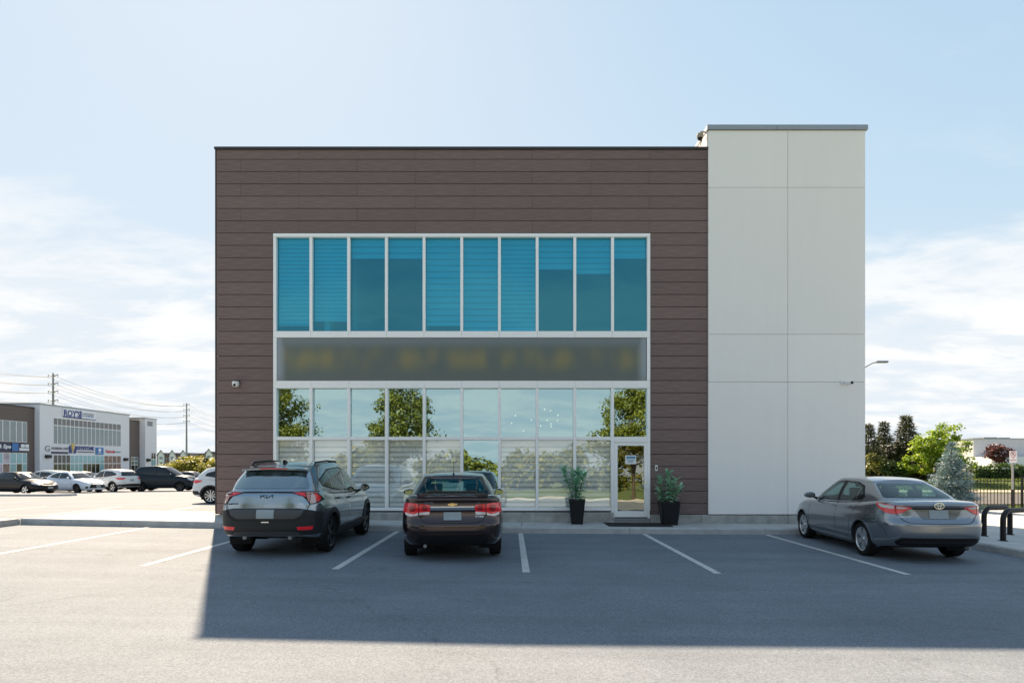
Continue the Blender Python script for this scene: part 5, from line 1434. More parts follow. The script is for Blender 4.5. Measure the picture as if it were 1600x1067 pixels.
        for sg in (1, -1):
            f = (lambda q: q) if sg > 0 else mir
            c.patch('tail_lamp', 'rear', f(rounded(R_([(0.48,1.06),(0.86,1.075),(0.87,0.93),(0.62,0.95),(0.50,1.0)]), 0.03)), lampcol or MAT['red_lamp'], 0.012, 0.02)
            c.patch('head_lamp', 'front', f(R_([(0.45,0.80),(0.76,0.90),(0.80,0.76),(0.62,0.70)])), MAT['clear_lamp'], 0.006, 0.02)
        c.patch('bumper_cladding', 'rear', R_([(0.88,0.58),(0,0.62),(-0.88,0.58),(-0.88,0.42),(0.88,0.42)]), cladding or MAT['cladding'], 0.010, 0.02)
        c.mirrors(0.76*sx, 1.07*sz, p)
    c.finish(); c.wheels('rim', 5 if alloy != 'multi' else 10, MAT['alloy_dark'] if alloy == 'dark' else MAT['alloy'], 0.225 if kind == 'sedan' else 0.245, wide=0.24 if alloy != 'multi' else 0.11)
    c.arches(p if not cladding else cladding, 0.022 if not cladding else 0.06)
    return c
far_car('sedan', 'black saloon seen side on at the far left edge with its nose right', 33, 39.0, -14, (0.004,0.005,0.007), metal=0.0, sc=(1.04,1.0,0.98), alloy='alloy')
far_car('suv', 'pale car mostly hidden behind the black saloon at far left', 72, 47.0, 166, (0.62,0.62,0.60), metal=0.0, sc=(1.0,0.95,0.93))
far_car('sedan', 'white four door saloon with dark grille next to the black saloon', 115, 42.5, -17, (0.66,0.72,0.80), metal=0.0, alloy='dark')
far_car('sedan', 'dark blue car showing only its roof behind the white saloon', 131, 52.0, -12, (0.012,0.016,0.026), sc=(1.05,1.0,1.03))
far_car('suv', 'white SUV turned tail towards the navy one with red wide tail lamp', 174, 45.0, 158, (0.74,0.73,0.70), metal=0.0, sc=(0.96,0.96,0.97), cladding=MAT['cladding'])
far_car('suv', 'dark car squeezed between the white SUV and the navy SUV', 216, 53.0, 150, (0.014,0.014,0.017), sc=(0.95,0.95,0.92))
far_car('suv', 'navy boxy SUV with black wheels seen from its side', 259, 46.0, 8, (0.006,0.016,0.026), metal=0.0, sc=(0.98,1.03,1.12), alloy='dark', lampcol=MAT['clear_lamp'])
far_car('sedan', 'black car showing its roof beyond the navy SUV', 300, 60.0, 0, (0.012,0.013,0.016), sc=(1.0,1.0,1.06))
t = far_car('suv', 'white SUV half hidden behind the left corner of the office', 390, 27.3, 4, (0.72,0.73,0.74), metal=0.0, res=0.045, sc=(0.965,0.99,0.955), alloy='multi', cladding=MAT['cladding'], group='cars parked in the left lot')

# ------------------------------------------------------------ retail plaza across the left lot
XPL = -63.2
def PY(px): return XPL*FPX/(px-CX)
def PZZ(py, px): return CAMH - (py-HY)*PY(px)/FPX
MAT['far_white'] = plain('plaza_white', (0.74,0.74,0.75), 0.85, var=0.03)
MAT['far_brown'] = plain('plaza_brown', (0.13,0.10,0.088), 0.6, var=0.12, vscale=2.0, stretch=(1,0.3,8))
MAT['far_glass'] = plain('plaza_glass', (0.10,0.16,0.17), 0.04, spec=1.0, coat=0.6)
MAT['far_spandrel'] = plain('plaza_spandrel', (0.16,0.16,0.165), 0.3)
MAT['far_dark'] = plain('plaza_dark_glass', (0.02,0.02,0.02), 0.08, spec=0.8)
MAT['far_teal'] = plain('plaza_teal_glass', (0.22,0.42,0.45), 0.06, spec=0.9)
MAT['poster_brown'] = plain('storefront_print', (0.26,0.16,0.12), 0.5, var=0.7, vscale=1.6)
MAT['poster_pink'] = plain('beauty_print', (0.55,0.47,0.52), 0.5, var=0.5, vscale=0.9)
MAT['sign_blue'] = plain('sign_blue', (0.012,0.035,0.20), 0.4)
MAT['sign_navy'] = plain('sign_navy', (0.015,0.025,0.075), 0.4)
MAT['sign_mid'] = plain('sign_mid_blue', (0.03,0.16,0.42), 0.4)
MAT['sign_white'] = plain('sign_white', (0.78,0.79,0.80), 0.4)
MAT['sign_red'] = plain('sign_red', (0.60,0.06,0.08), 0.4)
MAT['sign_grey'] = plain('sign_grey', (0.20,0.21,0.23), 0.4)
MAT['sign_gold'] = plain('sign_gold', (0.60,0.42,0.12), 0.4)
plz = thing('retail_plaza', 'long white and brown shopping plaza across the left car park', 'building', (XPL, 80, 0))
def pp(name, mat, x0, x1, y0, y1, z0, z1, parent=None, c=0.0):
    m = MB(); m.box(x0-XPL, x1-XPL, y0-80, y1-80, z0, z1)
    return m.build(name, mat, parent or plz)
yA, yB, yC, yT0, yT1 = PY(62), PY(202), PY(225), PY(218), PY(243)
G0 = -0.9
pp('white_block', MAT['far_white'], XPL-18, XPL, yA, yB, G0, 9.55)
pp('parapet_cap', MAT['coping'], XPL-18.1, XPL+0.08, yA-0.1, yB+0.1, 9.552, 9.72)
pp('brown_block', MAT['far_brown'], XPL-17, XPL-0.7, 44, yA-0.02, G0, 9.0)
pp('parapet_cap', MAT['coping_dark'], XPL-17.1, XPL-0.62, 44, yA-0.03, 9.002, 9.14)
pp('brown_link', MAT['far_brown'], XPL-17, XPL-0.8, yB+0.02, yC, G0, 8.75)
pp('parapet_cap', MAT['coping_dark'], XPL-17, XPL-0.72, yB+0.03, yC-0.01, 8.752, 8.86)
pp('white_tower', MAT['far_white'], XPL-6, XPL+0.2, yC+0.01, yT1, G0, 9.35)
pp('parapet_cap', MAT['coping'], XPL-6.05, XPL+0.26, yC-0.6, yT1+0.1, 9.352, 9.5)
# plank joints of the brown parts: every course is a shallow batten
for (ya, yb, xx_, zt_) in ((60, yA-0.05, XPL-0.7, 8.95), (yB+0.05, yC-0.02, XPL-0.8, 8.7)):
    m = MB(); zz_ = G0+0.4
    while zz_ < zt_:
        m.box(xx_-0.01-XPL, xx_+0.035-XPL, ya-80, yb-80, zz_, zz_+0.42); zz_ += 0.45
    o = m.build('plank_courses', MAT['far_brown'], plz); o['kind'] = 'stuff'
def far_windows(pxs, pys_ref, pxref, mats, xf, fr=0.05, name='window'):
    """grid of panes between the given columns (photo px) and heights"""
    zs_ = [PZZ(p, pxref) for p in pys_ref]
    ys_ = [PY(p) for p in pxs]
    for r in range(len(zs_)-1):
        for i in range(len(ys_)-1):
            mt = mats[r][i] if isinstance(mats[r], (list, tuple)) else mats[r]
            w = pp(name, MAT['frame'], xf+0.005, xf+0.05, ys_[i]+0.004, ys_[i+1]-0.004, zs_[r+1]+0.004, zs_[r]-0.004)
            m = MB(); m.box(xf+0.051-XPL, xf+0.058-XPL, ys_[i]+fr-80, ys_[i+1]-fr-80, zs_[r+1]+fr, zs_[r]-fr); m.build('pane', mt, w)
far_windows(list(np.linspace(83, 188.5, 17)), (652.4, 664, 693.4), 83, [MAT['far_spandrel'], MAT['far_glass']], XPL)
cols = list(np.linspace(83, 188.5, 17))
low = [MAT['far_dark']]*4 + [MAT['far_teal']]*8 + [MAT['poster_brown']]*4
far_windows(cols, (710, 724, 741), 83, [low, low[:4] + [MAT['far_teal']]*3 + [MAT['far_dark']]*4 + [MAT['far_teal']] + [MAT['poster_brown']]*4], XPL)
far_windows([-30,-15,-1,12,23,33,42,49.5], (657, 690), 23, [MAT['far_glass']], XPL-0.66)
far_windows([-30,-15,-1,12,23,33,42,49.5], (707, 724, 742), 23, [[MAT['far_teal'],MAT['poster_pink'],MAT['far_teal'],MAT['poster_pink'],MAT['far_teal'],MAT['far_teal'],MAT['far_teal']], [MAT['far_teal'],MAT['poster_pink'],MAT['poster_pink'],MAT['poster_brown'],MAT['far_teal'],MAT['far_dark'],MAT['far_teal']]], XPL-0.66)
far_windows([211.5,217,222], (714, 720, 726, 738), 216, [MAT['far_glass'], MAT['far_glass'], MAT['far_dark']], XPL-0.76)
far_windows([234,237.5,241], (707, 717, 735), 237, [MAT['far_dark'], MAT['far_teal']], XPL+0.2)
for px, py in ((74, 713), (195.5, 717.5), (229, 718.5)):
    y = PY(px); z = PZZ(py, px); x = XPL + (0.2 if px > 224 else 0.0)
    pp('wall_lamp', MAT['black_metal'], x, x+0.3, y-0.45, y+0.45, z-0.22, z+0.22)
y = PY(232.5); z = PZZ(662, 232.5); m = MB(); m.box(0.2, 0.23, y-80-0.75, y-80+0.75, z-0.4, z+0.4); nump = m.build('number_panel', MAT['sign_grey'], plz)

def facade_text(txt, px0, px1, py, hgt_px, mat, parent, name='lettering', xoff=0.0, bold=0.0, shear=0.0):
    y0, y1 = PY(px0), PY(px1); pm_ = (px0+px1)/2; yc = (y0+y1)/2; z = PZZ(py, pm_); size = hgt_px*PY(pm_)/FPX*1.35
    me = text_mesh(txt, size, 0.05, bold, 1.0, shear)
    wd = max(q.co.x for q in me.vertices) - min(q.co.x for q in me.vertices)
    k = (y1-y0)/wd
    for q in me.vertices: q.co.x *= k
    me.materials.append(mat)
    o = obj(name, me, parent)
    # letters face +X and read along +Y
    M = Matrix(((0,0,1),(1,0,0),(0,1,0))).to_4x4(); M.translation = Vector((XPL+xoff, yc, z)) - (Vector(parent.location) if parent else Vector())
    o.matrix_local = M; return o
def sign_board(label, px0, px1, pyt, pyb, mat, xf, cat='sign', th=0.12):
    y0, y1 = PY(px0), PY(px1); pm_ = (px0+px1)/2; zt_, zb_ = PZZ(pyt, pm_), PZZ(pyb, pm_)
    t = thing('shop_sign', label, cat, (XPL+xf, (y0+y1)/2, (zt_+zb_)/2), 0, 'shop signs on the plaza')
    m = MB(); m.box(0, th, -(y1-y0)/2, (y1-y0)/2, -(zt_-zb_)/2, (zt_-zb_)/2); m.build('panel', mat, t); return t
t = sign_board("blue and white ROY'S sign high on the white plaza front", 97, 148, 640.5, 654.5, MAT['sign_white'], 0.0, th=0.14)
y0 = PY(97)-t.location.y; y1 = PY(124)-t.location.y; hh = 0.62
m = MB(); m.box(0.141, 0.16, y0, y1-0.0, -0.62, -0.42); m.box(0.141, 0.16, y1, -y0, -0.62, -0.50); m.box(0.141, 0.16, y1-0.02, y1+0.25, -0.62, 0.55); m.build('border', MAT['sign_blue'], t)
facade_text("ROY'S", 98, 123.5, 646.4, 9.5, MAT['sign_blue'], t, xoff=0.15, bold=0.03)
facade_text("CHARTERED", 127, 145, 647.2, 2.6, MAT['sign_grey'], t, xoff=0.15)
facade_text("ACCOUNTANT", 127, 145, 650.4, 2.4, MAT['sign_mid'], t, xoff=0.15)
facade_text("130", 230.5, 234.7, 662, 4.2, MAT['sign_white'], None, 'building_number', 0.25)
nb_ = bpy.data.objects['building_number']; nb_.parent = plz; nb_.matrix_local = Matrix.Translation((-XPL, -80, 0)) @ nb_.matrix_local
t = thing('shop_sign', 'grey G emblem with law office lettering above the dark shop windows', 'sign', (XPL, PY(90), 3.7), 0, 'shop signs on the plaza')
facade_text("G", 70, 77.5, 701, 9.5, MAT['sign_grey'], t, 'emblem', 0.04)
facade_text("GURBAR LAW", 80, 106.5, 700.6, 3.9, MAT['sign_grey'], t, 'lettering', 0.04, 0.01)
m = MB(); m.box(0.01, 0.06, PY(80)-PY(90), PY(106)-PY(90), -1.0+0.28, -1.0+0.56); m.build('strip', MAT['sign_navy'], t)
t = thing('shop_sign', 'navy KEYSTONE lettering with a blue and gold emblem', 'sign', (XPL, PY(128), 3.7), 0, 'shop signs on the plaza')
facade_text("KEYSTONE", 119, 146.5, 700.5, 5.6, MAT['sign_blue'], t, 'lettering', 0.04, 0.03)
ye = PY(113.5)-PY(128); ze = PZZ(701.5, 113.5)-3.7
m = MB(); m.prism([(ye-0.85,ze+0.25),(ye-0.5,ze+0.6),(ye-0.15,ze-0.6),(ye-0.75,ze-0.6)], 0.01, 0.06, plane='yz'); m.prism([(ye+0.1,ze-0.6),(ye+0.55,ze+0.5),(ye+0.9,ze+0.3),(ye+0.6,ze-0.6)], 0.01, 0.06, plane='yz'); m.build('emblem', MAT['sign_blue'], t)
m = MB(); m.prism([(ye-0.35,ze+0.8),(ye+0.35,ze+0.8),(ye+0.15,ze-0.1),(ye-0.05,ze-0.5),(ye-0.25,ze+0.1)], 0.065, 0.09, plane='yz'); m.build('emblem', MAT['sign_gold'], t)
m = MB(); m.box(0.01, 0.05, PY(121)-PY(128), PY(147)-PY(128), PZZ(706.8,134)-3.7, PZZ(705.4,134)-3.7); m.build('strip', MAT['sign_navy'], t)
t = sign_board('square bright blue sign with a small white emblem on the plaza', 149, 161, 699, 710, MAT['sign_mid'], 0.0, th=0.08)
m = MB(); m.lathe([(0.0,0.10),(0.30,0.10),(0.30,0.081)], 16, 'x', (0,0,0.15)); m.box(0.081, 0.095, -0.42, 0.42, -0.36, -0.27); m.build('emblem', MAT['sign_white'], t)
t = thing('shop_sign', 'red script lettering above the brown printed shopfront', 'sign', (XPL, PY(172), 3.7), 0, 'shop signs on the plaza')
facade_text("Tabeela", 164, 179, 705.4, 4.4, MAT['sign_red'], t, 'lettering', 0.04, 0.012, 0.3)
facade_text("halal foods", 180.5, 188, 706, 2.0, plain('sign_teal', (0.15,0.35,0.36), 0.5), t, 'lettering', 0.04)
t = sign_board('navy sign with white Spa lettering at the left picture edge', -24, 23, 690.7, 704.6, MAT['sign_navy'], -0.6)
facade_text("Salon & Spa", -21, 22.5, 697, 6.2, MAT['sign_white'], t, xoff=-0.46, bold=0.02, shear=0.2)
t = sign_board('blue and navy sign with four white boxes left of the brown plaza wall', 24.5, 49, 692.0, 705.5, MAT['sign_navy'], -0.6)
y0 = PY(24.5)-t.location.y
m = MB(); m.box(0.121, 0.135, y0, y0+1.0, -0.5, 0.52); m.build('patch', MAT['sign_mid'], t)
m = MB(); m.box(0.121, 0.135, 0.15, 0.75, 0.02, 0.42); m.build('box', MAT['sign_white'], t)
m = MB(); m.box(0.121, 0.135, 0.85, 1.45, 0.02, 0.42); m.build('box', MAT['sign_white'], t)
m = MB(); m.box(0.121, 0.135, -0.1, 1.5, -0.42, -0.08); m.build('box', MAT['sign_white'], t)

# ------------------------------------------------------------ transmission poles and wires
def pole(label, px, D, pytop, arms, halfpx):
    X = PX(px, D); t = thing('utility_pole', label, 'pole', (X, D, -1.0), 0, 'steel transmission poles')
    H_ = PZ(pytop, D)+1.0
    MB().tube([(0,0,0),(0,0,H_*0.5),(0,0,H_)], [0.40,0.33,0.20], 12).build('shaft', MAT['steel'], t, True)
    tips = []
    for a in arms:
        z = PZ(a, D)+1.0; hw_ = halfpx*D/FPX
        for sg in (-1, 1):
            MB().tube([(0,0,z-0.55),(sg*hw_*0.55,0,z-0.25),(sg*hw_,0,z)], [0.16,0.12,0.09], 6).build('crossarm', MAT['steel'], t)
            MB().lathe([(0.03,0),(0.07,-0.15),(0.07,-0.7),(0.03,-0.8)], 8, 'z', (sg*hw_,0,z)).build('insulator', MAT['sign_grey'], t)
            tips.append(Vector((X+sg*hw_, D, z-1.8)))
    return tips
t1 = pole('tall steel transmission pole rising behind the white plaza', 83, 165.0, 583, (585, 597.5, 610, 624), 7.6)
t2 = pole('tall steel transmission pole between the plaza and the office', 291.5, 247.0, 629.5, (631, 639, 648, 657), 4.6)
wr = thing('power_lines', 'thin overhead power lines strung between the steel poles', 'power line', tuple(t1[0]))
for a, b in zip(t1, t2):
    d = b-a
    for (p, q, sag) in ((a, b, 2.6), (a, a-d*1.05, 2.6), (b, b+d, 2.6)):
        pts = [tuple(p.lerp(q, k/16) - Vector((0,0,4*sag*(k/16)*(1-k/16))) - t1[0]) for k in range(17)]
        MB().tube(pts, 0.045, 4, cap=False).build('wire', MAT['sign_grey'], wr)

# ------------------------------------------------------------ far brick housing
MAT['brick'] = plain('red_brick', (0.30,0.15,0.115), 0.85, var=0.2, vscale=1.2)
MAT['tan_brick'] = plain('tan_brick', (0.36,0.26,0.19), 0.85, var=0.2, vscale=1.2)
MAT['roof'] = plain('grey_shingle', (0.13,0.12,0.12), 0.9, var=0.2)
def rowhouse(label, px, D, wpx, pyt, mat, gable=True):
    X = PX(px, D); W_ = wpx*D/FPX; z0 = -2.5; zt_ = PZ(pyt, D)
    t = thing('town_house', label, 'house', (X, D, z0), 0, 'brick town houses in the distance')
    h = zt_-z0
    MB().box(-W_/2, W_/2, 0, 9, 0, h-1.6).build('wall', mat, t)
    m = MB(); m.prism([(-W_/2-0.2,h-1.6),(W_/2+0.2,h-1.6),(W_/2-0.6,h-0.1),(-W_/2+0.6,h-0.1)], -0.3, 9.3); m.build('roof', MAT['roof'], t)
    if gable:
        b = W_*0.26
        MB().prism([(-b,0.01),(b,0.01),(b,h-1.2),(0,h+1.1),(-b,h-1.2)], -1.2, -0.01).build('bay', MAT['sign_white'], t)
        MB().prism([(-b-0.4,h-1.5),(0,h+1.0),(b+0.4,h-1.5),(b+0.4,h-1.1),(0,h+1.5),(-b-0.4,h-1.1)], -1.5, -1.21).build('gable_roof', MAT['roof'], t)
        for k in range(3):
            MB().box(-b*0.55, b*0.55, -1.26, -1.205, h-3.6-2.9*k, h-2.2-2.9*k).build('window', MAT['far_glass'], t)
    for k in range(3):
        for s_ in (-1, 1):
            MB().box(s_*W_*0.38-0.6, s_*W_*0.38+0.6, -0.06, -0.005, h-4.0-2.9*k, h-2.5-2.9*k).build('window', MAT['far_glass'], t)
    return t
for i, (px, lab) in enumerate(((253.5, 'red brick town house next to the white plaza tower'), (271, 'red brick town house between its two gabled neighbours'), (288, 'red brick town house just left of the right pole'))):
    rowhouse(lab, px, 330.0, 16.6, 707, MAT['brick'])
rowhouse('wide tan brick block right of the right pole in the distance', 312, 345.0, 34, 707.5, MAT['tan_brick'], False)
rowhouse('tan gabled house end beside the office left corner far away', 328, 325.0, 17, 705, MAT['tan_brick'])

# ------------------------------------------------------------ white warehouse far right
wh = thing('warehouse', 'low white and grey warehouse beyond the hedge at right', 'building', (PX(1560,105), 105, 0))
X0 = PX(1521,105)-PX(1560,105)
MB().box(X0, X0+60, 0, 30, -1, PZ(686,105)).build('wall', plain('warehouse_grey', (0.48,0.48,0.49), 0.8, var=0.05), wh)
MB().box(X0-0.12, X0+60.1, -0.12, 30.1, PZ(686,105)+0.004, PZ(685,105)+0.03).build('parapet_cap', MAT['coping'], wh)
MB().box(X0-1.2, X0+60, -6, -0.01, -1, PZ(713.5,99)).build('front_wing', plain('warehouse_white', (0.76,0.78,0.82), 0.8), wh)
MB().box(PX(1531,110)-PX(1560,105), PX(1551,110)-PX(1560,105), 4, 8, PZ(686,105)+0.1, PZ(683.3,110)).build('rooftop_unit', MAT['sign_grey'], wh)
MB().box(PX(1553,110)-PX(1560,105), PX(1571,110)-PX(1560,105), 4, 8, PZ(686,105)+0.1, PZ(683.8,110)).build('rooftop_unit', MAT['sign_grey'], wh)

# ------------------------------------------------------------ street lamp behind the tower
lx, ly = PX(1330,46), 46.0
t = thing('street_lamp', 'curved arm street lamp reaching out from behind the white tower', 'street lamp', (lx, ly, gz(lx,ly)))
zl = PZ(565, 46)-gz(lx,ly)
MB().tube([(0,0,0),(0,0,zl*0.5),(0,0,zl-0.9)], [0.10,0.085,0.065], 10).build('pole', MAT['steel'], t, True)
MB().tube([(0,0,zl-0.95),(0.25,0,zl-0.9),(1.0,0,zl-0.45),(1.6,0,zl-0.12),(1.95,0,zl-0.03)], [0.05,0.05,0.045,0.04,0.04], 8).build('arm', MAT['steel'], t, True)
MB().rbox(1.9, 2.75, -0.14, 0.14, zl-0.09, zl+0.05, 0.03).build('lamp_head', MAT['sign_grey'], t, True)

# ------------------------------------------------------------ vegetation
def leaf_mesh(name, pos, nrm, size, shade, mat, aspect=0.55, fold=0.25, seed=0):
    """one folded diamond per leaf (4 vertices, 2 triangles)"""
    n = len(pos); r = np.random.RandomState(seed)
    nrm = nrm/np.maximum(1e-6, np.linalg.norm(nrm, axis=1, keepdims=True))
    t = r.randn(n, 3); t -= nrm*(t*nrm).sum(1, keepdims=True); t /= np.maximum(1e-6, np.linalg.norm(t, axis=1, keepdims=True))
    b = np.cross(nrm, t); s = size[:, None]
    v = np.empty((n, 4, 3)); v[:,0] = pos; v[:,1] = pos + t*s*0.5 + b*s*aspect*0.5 + nrm*s*fold*0.3; v[:,2] = pos + t*s; v[:,3] = pos + t*s*0.5 - b*s*aspect*0.5 + nrm*s*fold*0.3
    return quads_mesh(name, v, shade, mat)
def quads_mesh(name, v, shade, mat):
    n = len(v); me = bpy.data.meshes.new(name)
    me.vertices.add(n*4); me.vertices.foreach_set('co', v.reshape(-1))
    me.loops.add(n*4); me.loops.foreach_set('vertex_index', np.arange(n*4))
    me.polygons.add(n); me.polygons.foreach_set('loop_start', np.arange(0, n*4, 4)); me.polygons.foreach_set('loop_total', np.full(n, 4))
    me.update(calc_edges=True)
    a = me.attributes.new('shade', 'FLOAT', 'POINT'); a.data.foreach_set('value', np.repeat(shade, 4).astype(np.float32))
    me.materials.append(mat); return me
BARK = plain('bark', (0.10,0.078,0.06), 0.9, var=0.3, vscale=6, bump=0.5, bscale=18)
def broadleaf(name, label, loc, crown, nclump, per, leaf, mat, trunk_h, tr, cat='tree', group=None, seed=1, upright=1.0, clump_r=0.45):
    """crown: list of (cx, cz, rx, rz) lobes; leaves in clumps at the ends of twigs, gaps between"""
    r = np.random.RandomState(seed); t = thing(name, label, cat, loc, 0, group)
    C = []
    tot = sum(a[2]*a[2]*a[3] for a in crown)
    for (cx_, cz_, rx_, rz_) in crown:
        k = max(3, int(nclump*rx_*rx_*rz_/tot))
        d = r.randn(k, 3); d /= np.linalg.norm(d, axis=1, keepdims=True)
        rad = r.uniform(0.25, 1.0, (k, 1))**0.45
        C.append(d*rad*np.array([rx_, rx_*0.95, rz_]) + np.array([cx_, 0, cz_]))
    C = np.concatenate(C); K = len(C)
    top = max(a[1]+a[3] for a in crown)
    # trunk and limbs
    m = MB(); zt_ = min(top*0.92, crown[0][1]+crown[0][3]*0.6)
    m.tube([(0,0,-0.15),(0.02,0.01,trunk_h*0.5),(0.05,-0.02,trunk_h),(crown[0][0]*0.4,0.03,lerp(trunk_h,zt_,0.5)),(crown[0][0]*0.6,0,zt_)], [tr*1.25,tr,tr*0.85,tr*0.5,tr*0.12], 10)
    m.build('trunk', BARK, t, True)
    m = MB()
    for i in r.permutation(K)[:min(K, 70)]:
        p = C[i]; zb_ = max(trunk_h*0.9, min(zt_*0.95, p[2]-0.5*np.hypot(p[0], p[1]))); f = (zb_-trunk_h)/max(0.1, zt_-trunk_h)
        a = np.array([crown[0][0]*0.5*f, 0, zb_]); mid = (a+p)/2 + r.randn(3)*0.06 + np.array([0,0,0.05])
        m.tube([a, mid, p], [tr*0.34*(1-0.6*f), tr*0.18*(1-0.5*f), tr*0.04], 5, cap=False)
    m.build('limbs', BARK, t, True)
    cr = clump_r*r.uniform(0.65, 1.3, K)
    idx = np.repeat(np.arange(K), per); n = len(idx)
    d = r.randn(n, 3); d /= np.linalg.norm(d, axis=1, keepdims=True)
    pos = C[idx] + d*(r.uniform(0.1, 1, (n, 1))**0.5)*cr[idx, None]*np.array([1.15, 1.15, 0.75])
    nr = d*0.5 + r.randn(n, 3)*0.55 + np.array([0, 0, 0.7])*upright
    sh = np.clip(r.uniform(0, 1, K)[idx]*0.75 + r.uniform(0, 0.35, n), 0, 1)
    obj('crown', leaf_mesh('crown', pos, nr, leaf*r.uniform(0.65, 1.3, n), sh, mat, 0.7, 0.3, seed), t)
    return t
def conifer(name, label, loc, h, rb, nwh, mat, seed=1, dens=1.0, needle=0.10, group=None, cat='tree', droop=0.25, taper=0.9, wob=0.25):
    """whorls of sprays: each branch carries side twigs covered in short needle blades"""
    r = np.random.RandomState(seed); t = thing(name, label, cat, loc, 0, group)
    MB().tube([(0,0,-0.1),(0,0,h*0.5),(0,0,h*0.99)], [h*0.022,h*0.013,h*0.003], 8).build('trunk', BARK, t, True)
    V = []; SH = []; bm_ = MB()
    for wi in range(nwh):
        f = (wi+r.uniform(0,0.8))/nwh; z = h*(0.05+0.93*f); R = rb*(1-f)**taper*(1+r.uniform(-wob, wob)*0.5)+0.03
        nb = int(6+8*(1-f))
        a0 = r.uniform(0, 6.28)
        for k in range(nb):
            a = a0 + 2*math.pi*k/nb + r.uniform(-0.25,0.25); Lb = R*r.uniform(1-wob, 1.08)
            tilt = lerp(-droop, 0.55, f**2.0)
            dr = np.array([math.cos(a), math.sin(a), tilt]); dr /= np.linalg.norm(dr)
            p0 = np.array([0,0,z]); tip = p0 + dr*Lb; tip[2] += 0.10*Lb
            sh0 = r.uniform(0,1)
            if Lb > 0.25*rb: bm_.tube([p0, (p0+tip)/2-np.array([0,0,0.03*Lb]), tip], [h*0.006*(1-f*0.6), h*0.004*(1-f*0.6), h*0.0008], 4, cap=False)
            side = np.cross(dr, [0,0,1]); side /= np.linalg.norm(side)
            nt_ = max(4, int(Lb/needle*0.9*dens))
            for q in range(nt_):
                g = (q+0.6)/nt_; c = p0 + (tip-p0)*g; c[2] -= 0.12*Lb*math.sin(math.pi*g)*0.5
                tl = Lb*0.42*(1-g)*r.uniform(0.7,1.1)+needle*1.1
                for sg in (-1, 1):
                    d2 = side*sg*0.85 + dr*0.75 + np.array([0,0,r.uniform(-0.25,0.12)]); d2 /= np.linalg.norm(d2)
                    ns = max(2, int(tl/needle*1.1*dens))
                    for w_ in range(ns):
                        e = c + d2*tl*(w_+0.3)/ns; up = r.randn(3)*0.55 + np.array([0,0,0.8])
                        d3 = d2*0.7 + r.randn(3)*0.5; d3 /= np.linalg.norm(d3); b_ = np.cross(d3, up); b_ /= np.linalg.norm(b_)+1e-9
                        s_ = needle*r.uniform(0.8,1.5)
                        V.append([e, e+d3*s_*0.6+b_*s_*0.12, e+d3*s_*1.3, e+d3*s_*0.6-b_*s_*0.12]); SH.append(0.65*sh0+0.35*g*r.uniform(0.3,1))
    bm_.build('limbs', BARK, t)
    obj('foliage', quads_mesh('foliage', np.array(V), np.array(SH), mat), t)
    return t
LM = {
 'maple': leaf_mat('maple_leaves', (0.11,0.20,0.014), (0.44,0.57,0.05), 0.5),
 'green': leaf_mat('green_leaves', (0.075,0.098,0.015), (0.28,0.275,0.045), 0.35),
 'bright': leaf_mat('bright_leaves', (0.10,0.118,0.014), (0.36,0.335,0.045), 0.45),
 'spruce': leaf_mat('spruce_needles', (0.028,0.042,0.014), (0.13,0.13,0.042), 0.15),
 'blue': leaf_mat('blue_spruce_needles', (0.06,0.125,0.13), (0.34,0.47,0.50), 0.15),
 'hedge': leaf_mat('hedge_leaves', (0.022,0.050,0.012), (0.12,0.19,0.04), 0.3),
 'plum': leaf_mat('plum_leaves', (0.05,0.014,0.016), (0.16,0.05,0.045), 0.3),
 'pot': leaf_mat('pot_plant_leaves', (0.09,0.30,0.17), (0.48,0.76,0.50), 0.25, 0.28),
}
def at(px, D): X = PX(px, D); return (X, D, gz(X, D))
# right-hand side trees
conifer('spruce_tree', 'dark spruce tree touching the right edge of the white tower', at(1357, 47), PZ(664,47)-gz(26,47), 1.75, 22, LM['spruce'], 11, 1.6, 0.21, 'spruce trees beyond the street', wob=0.35, taper=1.05)
conifer('spruce_tree', 'slim dark spruce tree second from the white tower', at(1381, 48), PZ(660,48)-gz(26,47), 1.6, 22, LM['spruce'], 12, 1.6, 0.21, 'spruce trees beyond the street', wob=0.4, taper=1.1)
conifer('spruce_tree', 'widest dark spruce tree left of the bright maple', at(1416, 47.5), PZ(650,47.5)-gz(26,47), 2.4, 26, LM['spruce'], 13, 1.6, 0.23, 'spruce trees beyond the street', wob=0.35, taper=1.05)
def bush(label, loc, rx, rz, mat, n=70, per=40, leaf=0.14, seed=5, name='bush', cat='bush', group=None):
    return broadleaf(name, label, loc, [(0, rz*0.75, rx, rz)], n, per, leaf, mat, 0.15, 0.06, cat, group, seed, clump_r=min(rx,rz)*0.38)
bush('low green bush in the grass under the spruces beside the tower', at(1362, 46), 1.5, 1.1, LM['green'], seed=21)
bush('round dark green bush between the widest spruce and the maple', at(1424, 46), 1.25, 1.0, LM['spruce'], seed=22)
bush('lighter green bush below the slim spruce', at(1398, 45), 0.9, 0.75, LM['hedge'], seed=23)
D = 44.0; s_ = D/FPX
def lobe(px, py, r, k=1.0): return ((px-1462)*s_, (742-py)*s_, r*s_, r*s_*k)
broadleaf('maple_tree', 'bright yellow green maple tree behind the blue spruce', at(1462, D), [lobe(1457,690,27), lobe(1481,666,17,1.15), lobe(1430,714,20,0.8), lobe(1472,714,27), lobe(1500,700,15), lobe(1512,684,8), lobe(1516,711,9), lobe(1440,680,10)], 190, 40, 0.19, LM['maple'], 1.2, 0.11, seed=31, clump_r=0.30)
conifer('blue_spruce_tree', 'silvery blue spruce tree standing behind the grey saloon', at(1487, 23.0), PZ(690,23.0)-gz(17,23), 1.10, 30, LM['blue'], 41, 1.55, 0.075, droop=0.18, taper=0.98, wob=0.28)
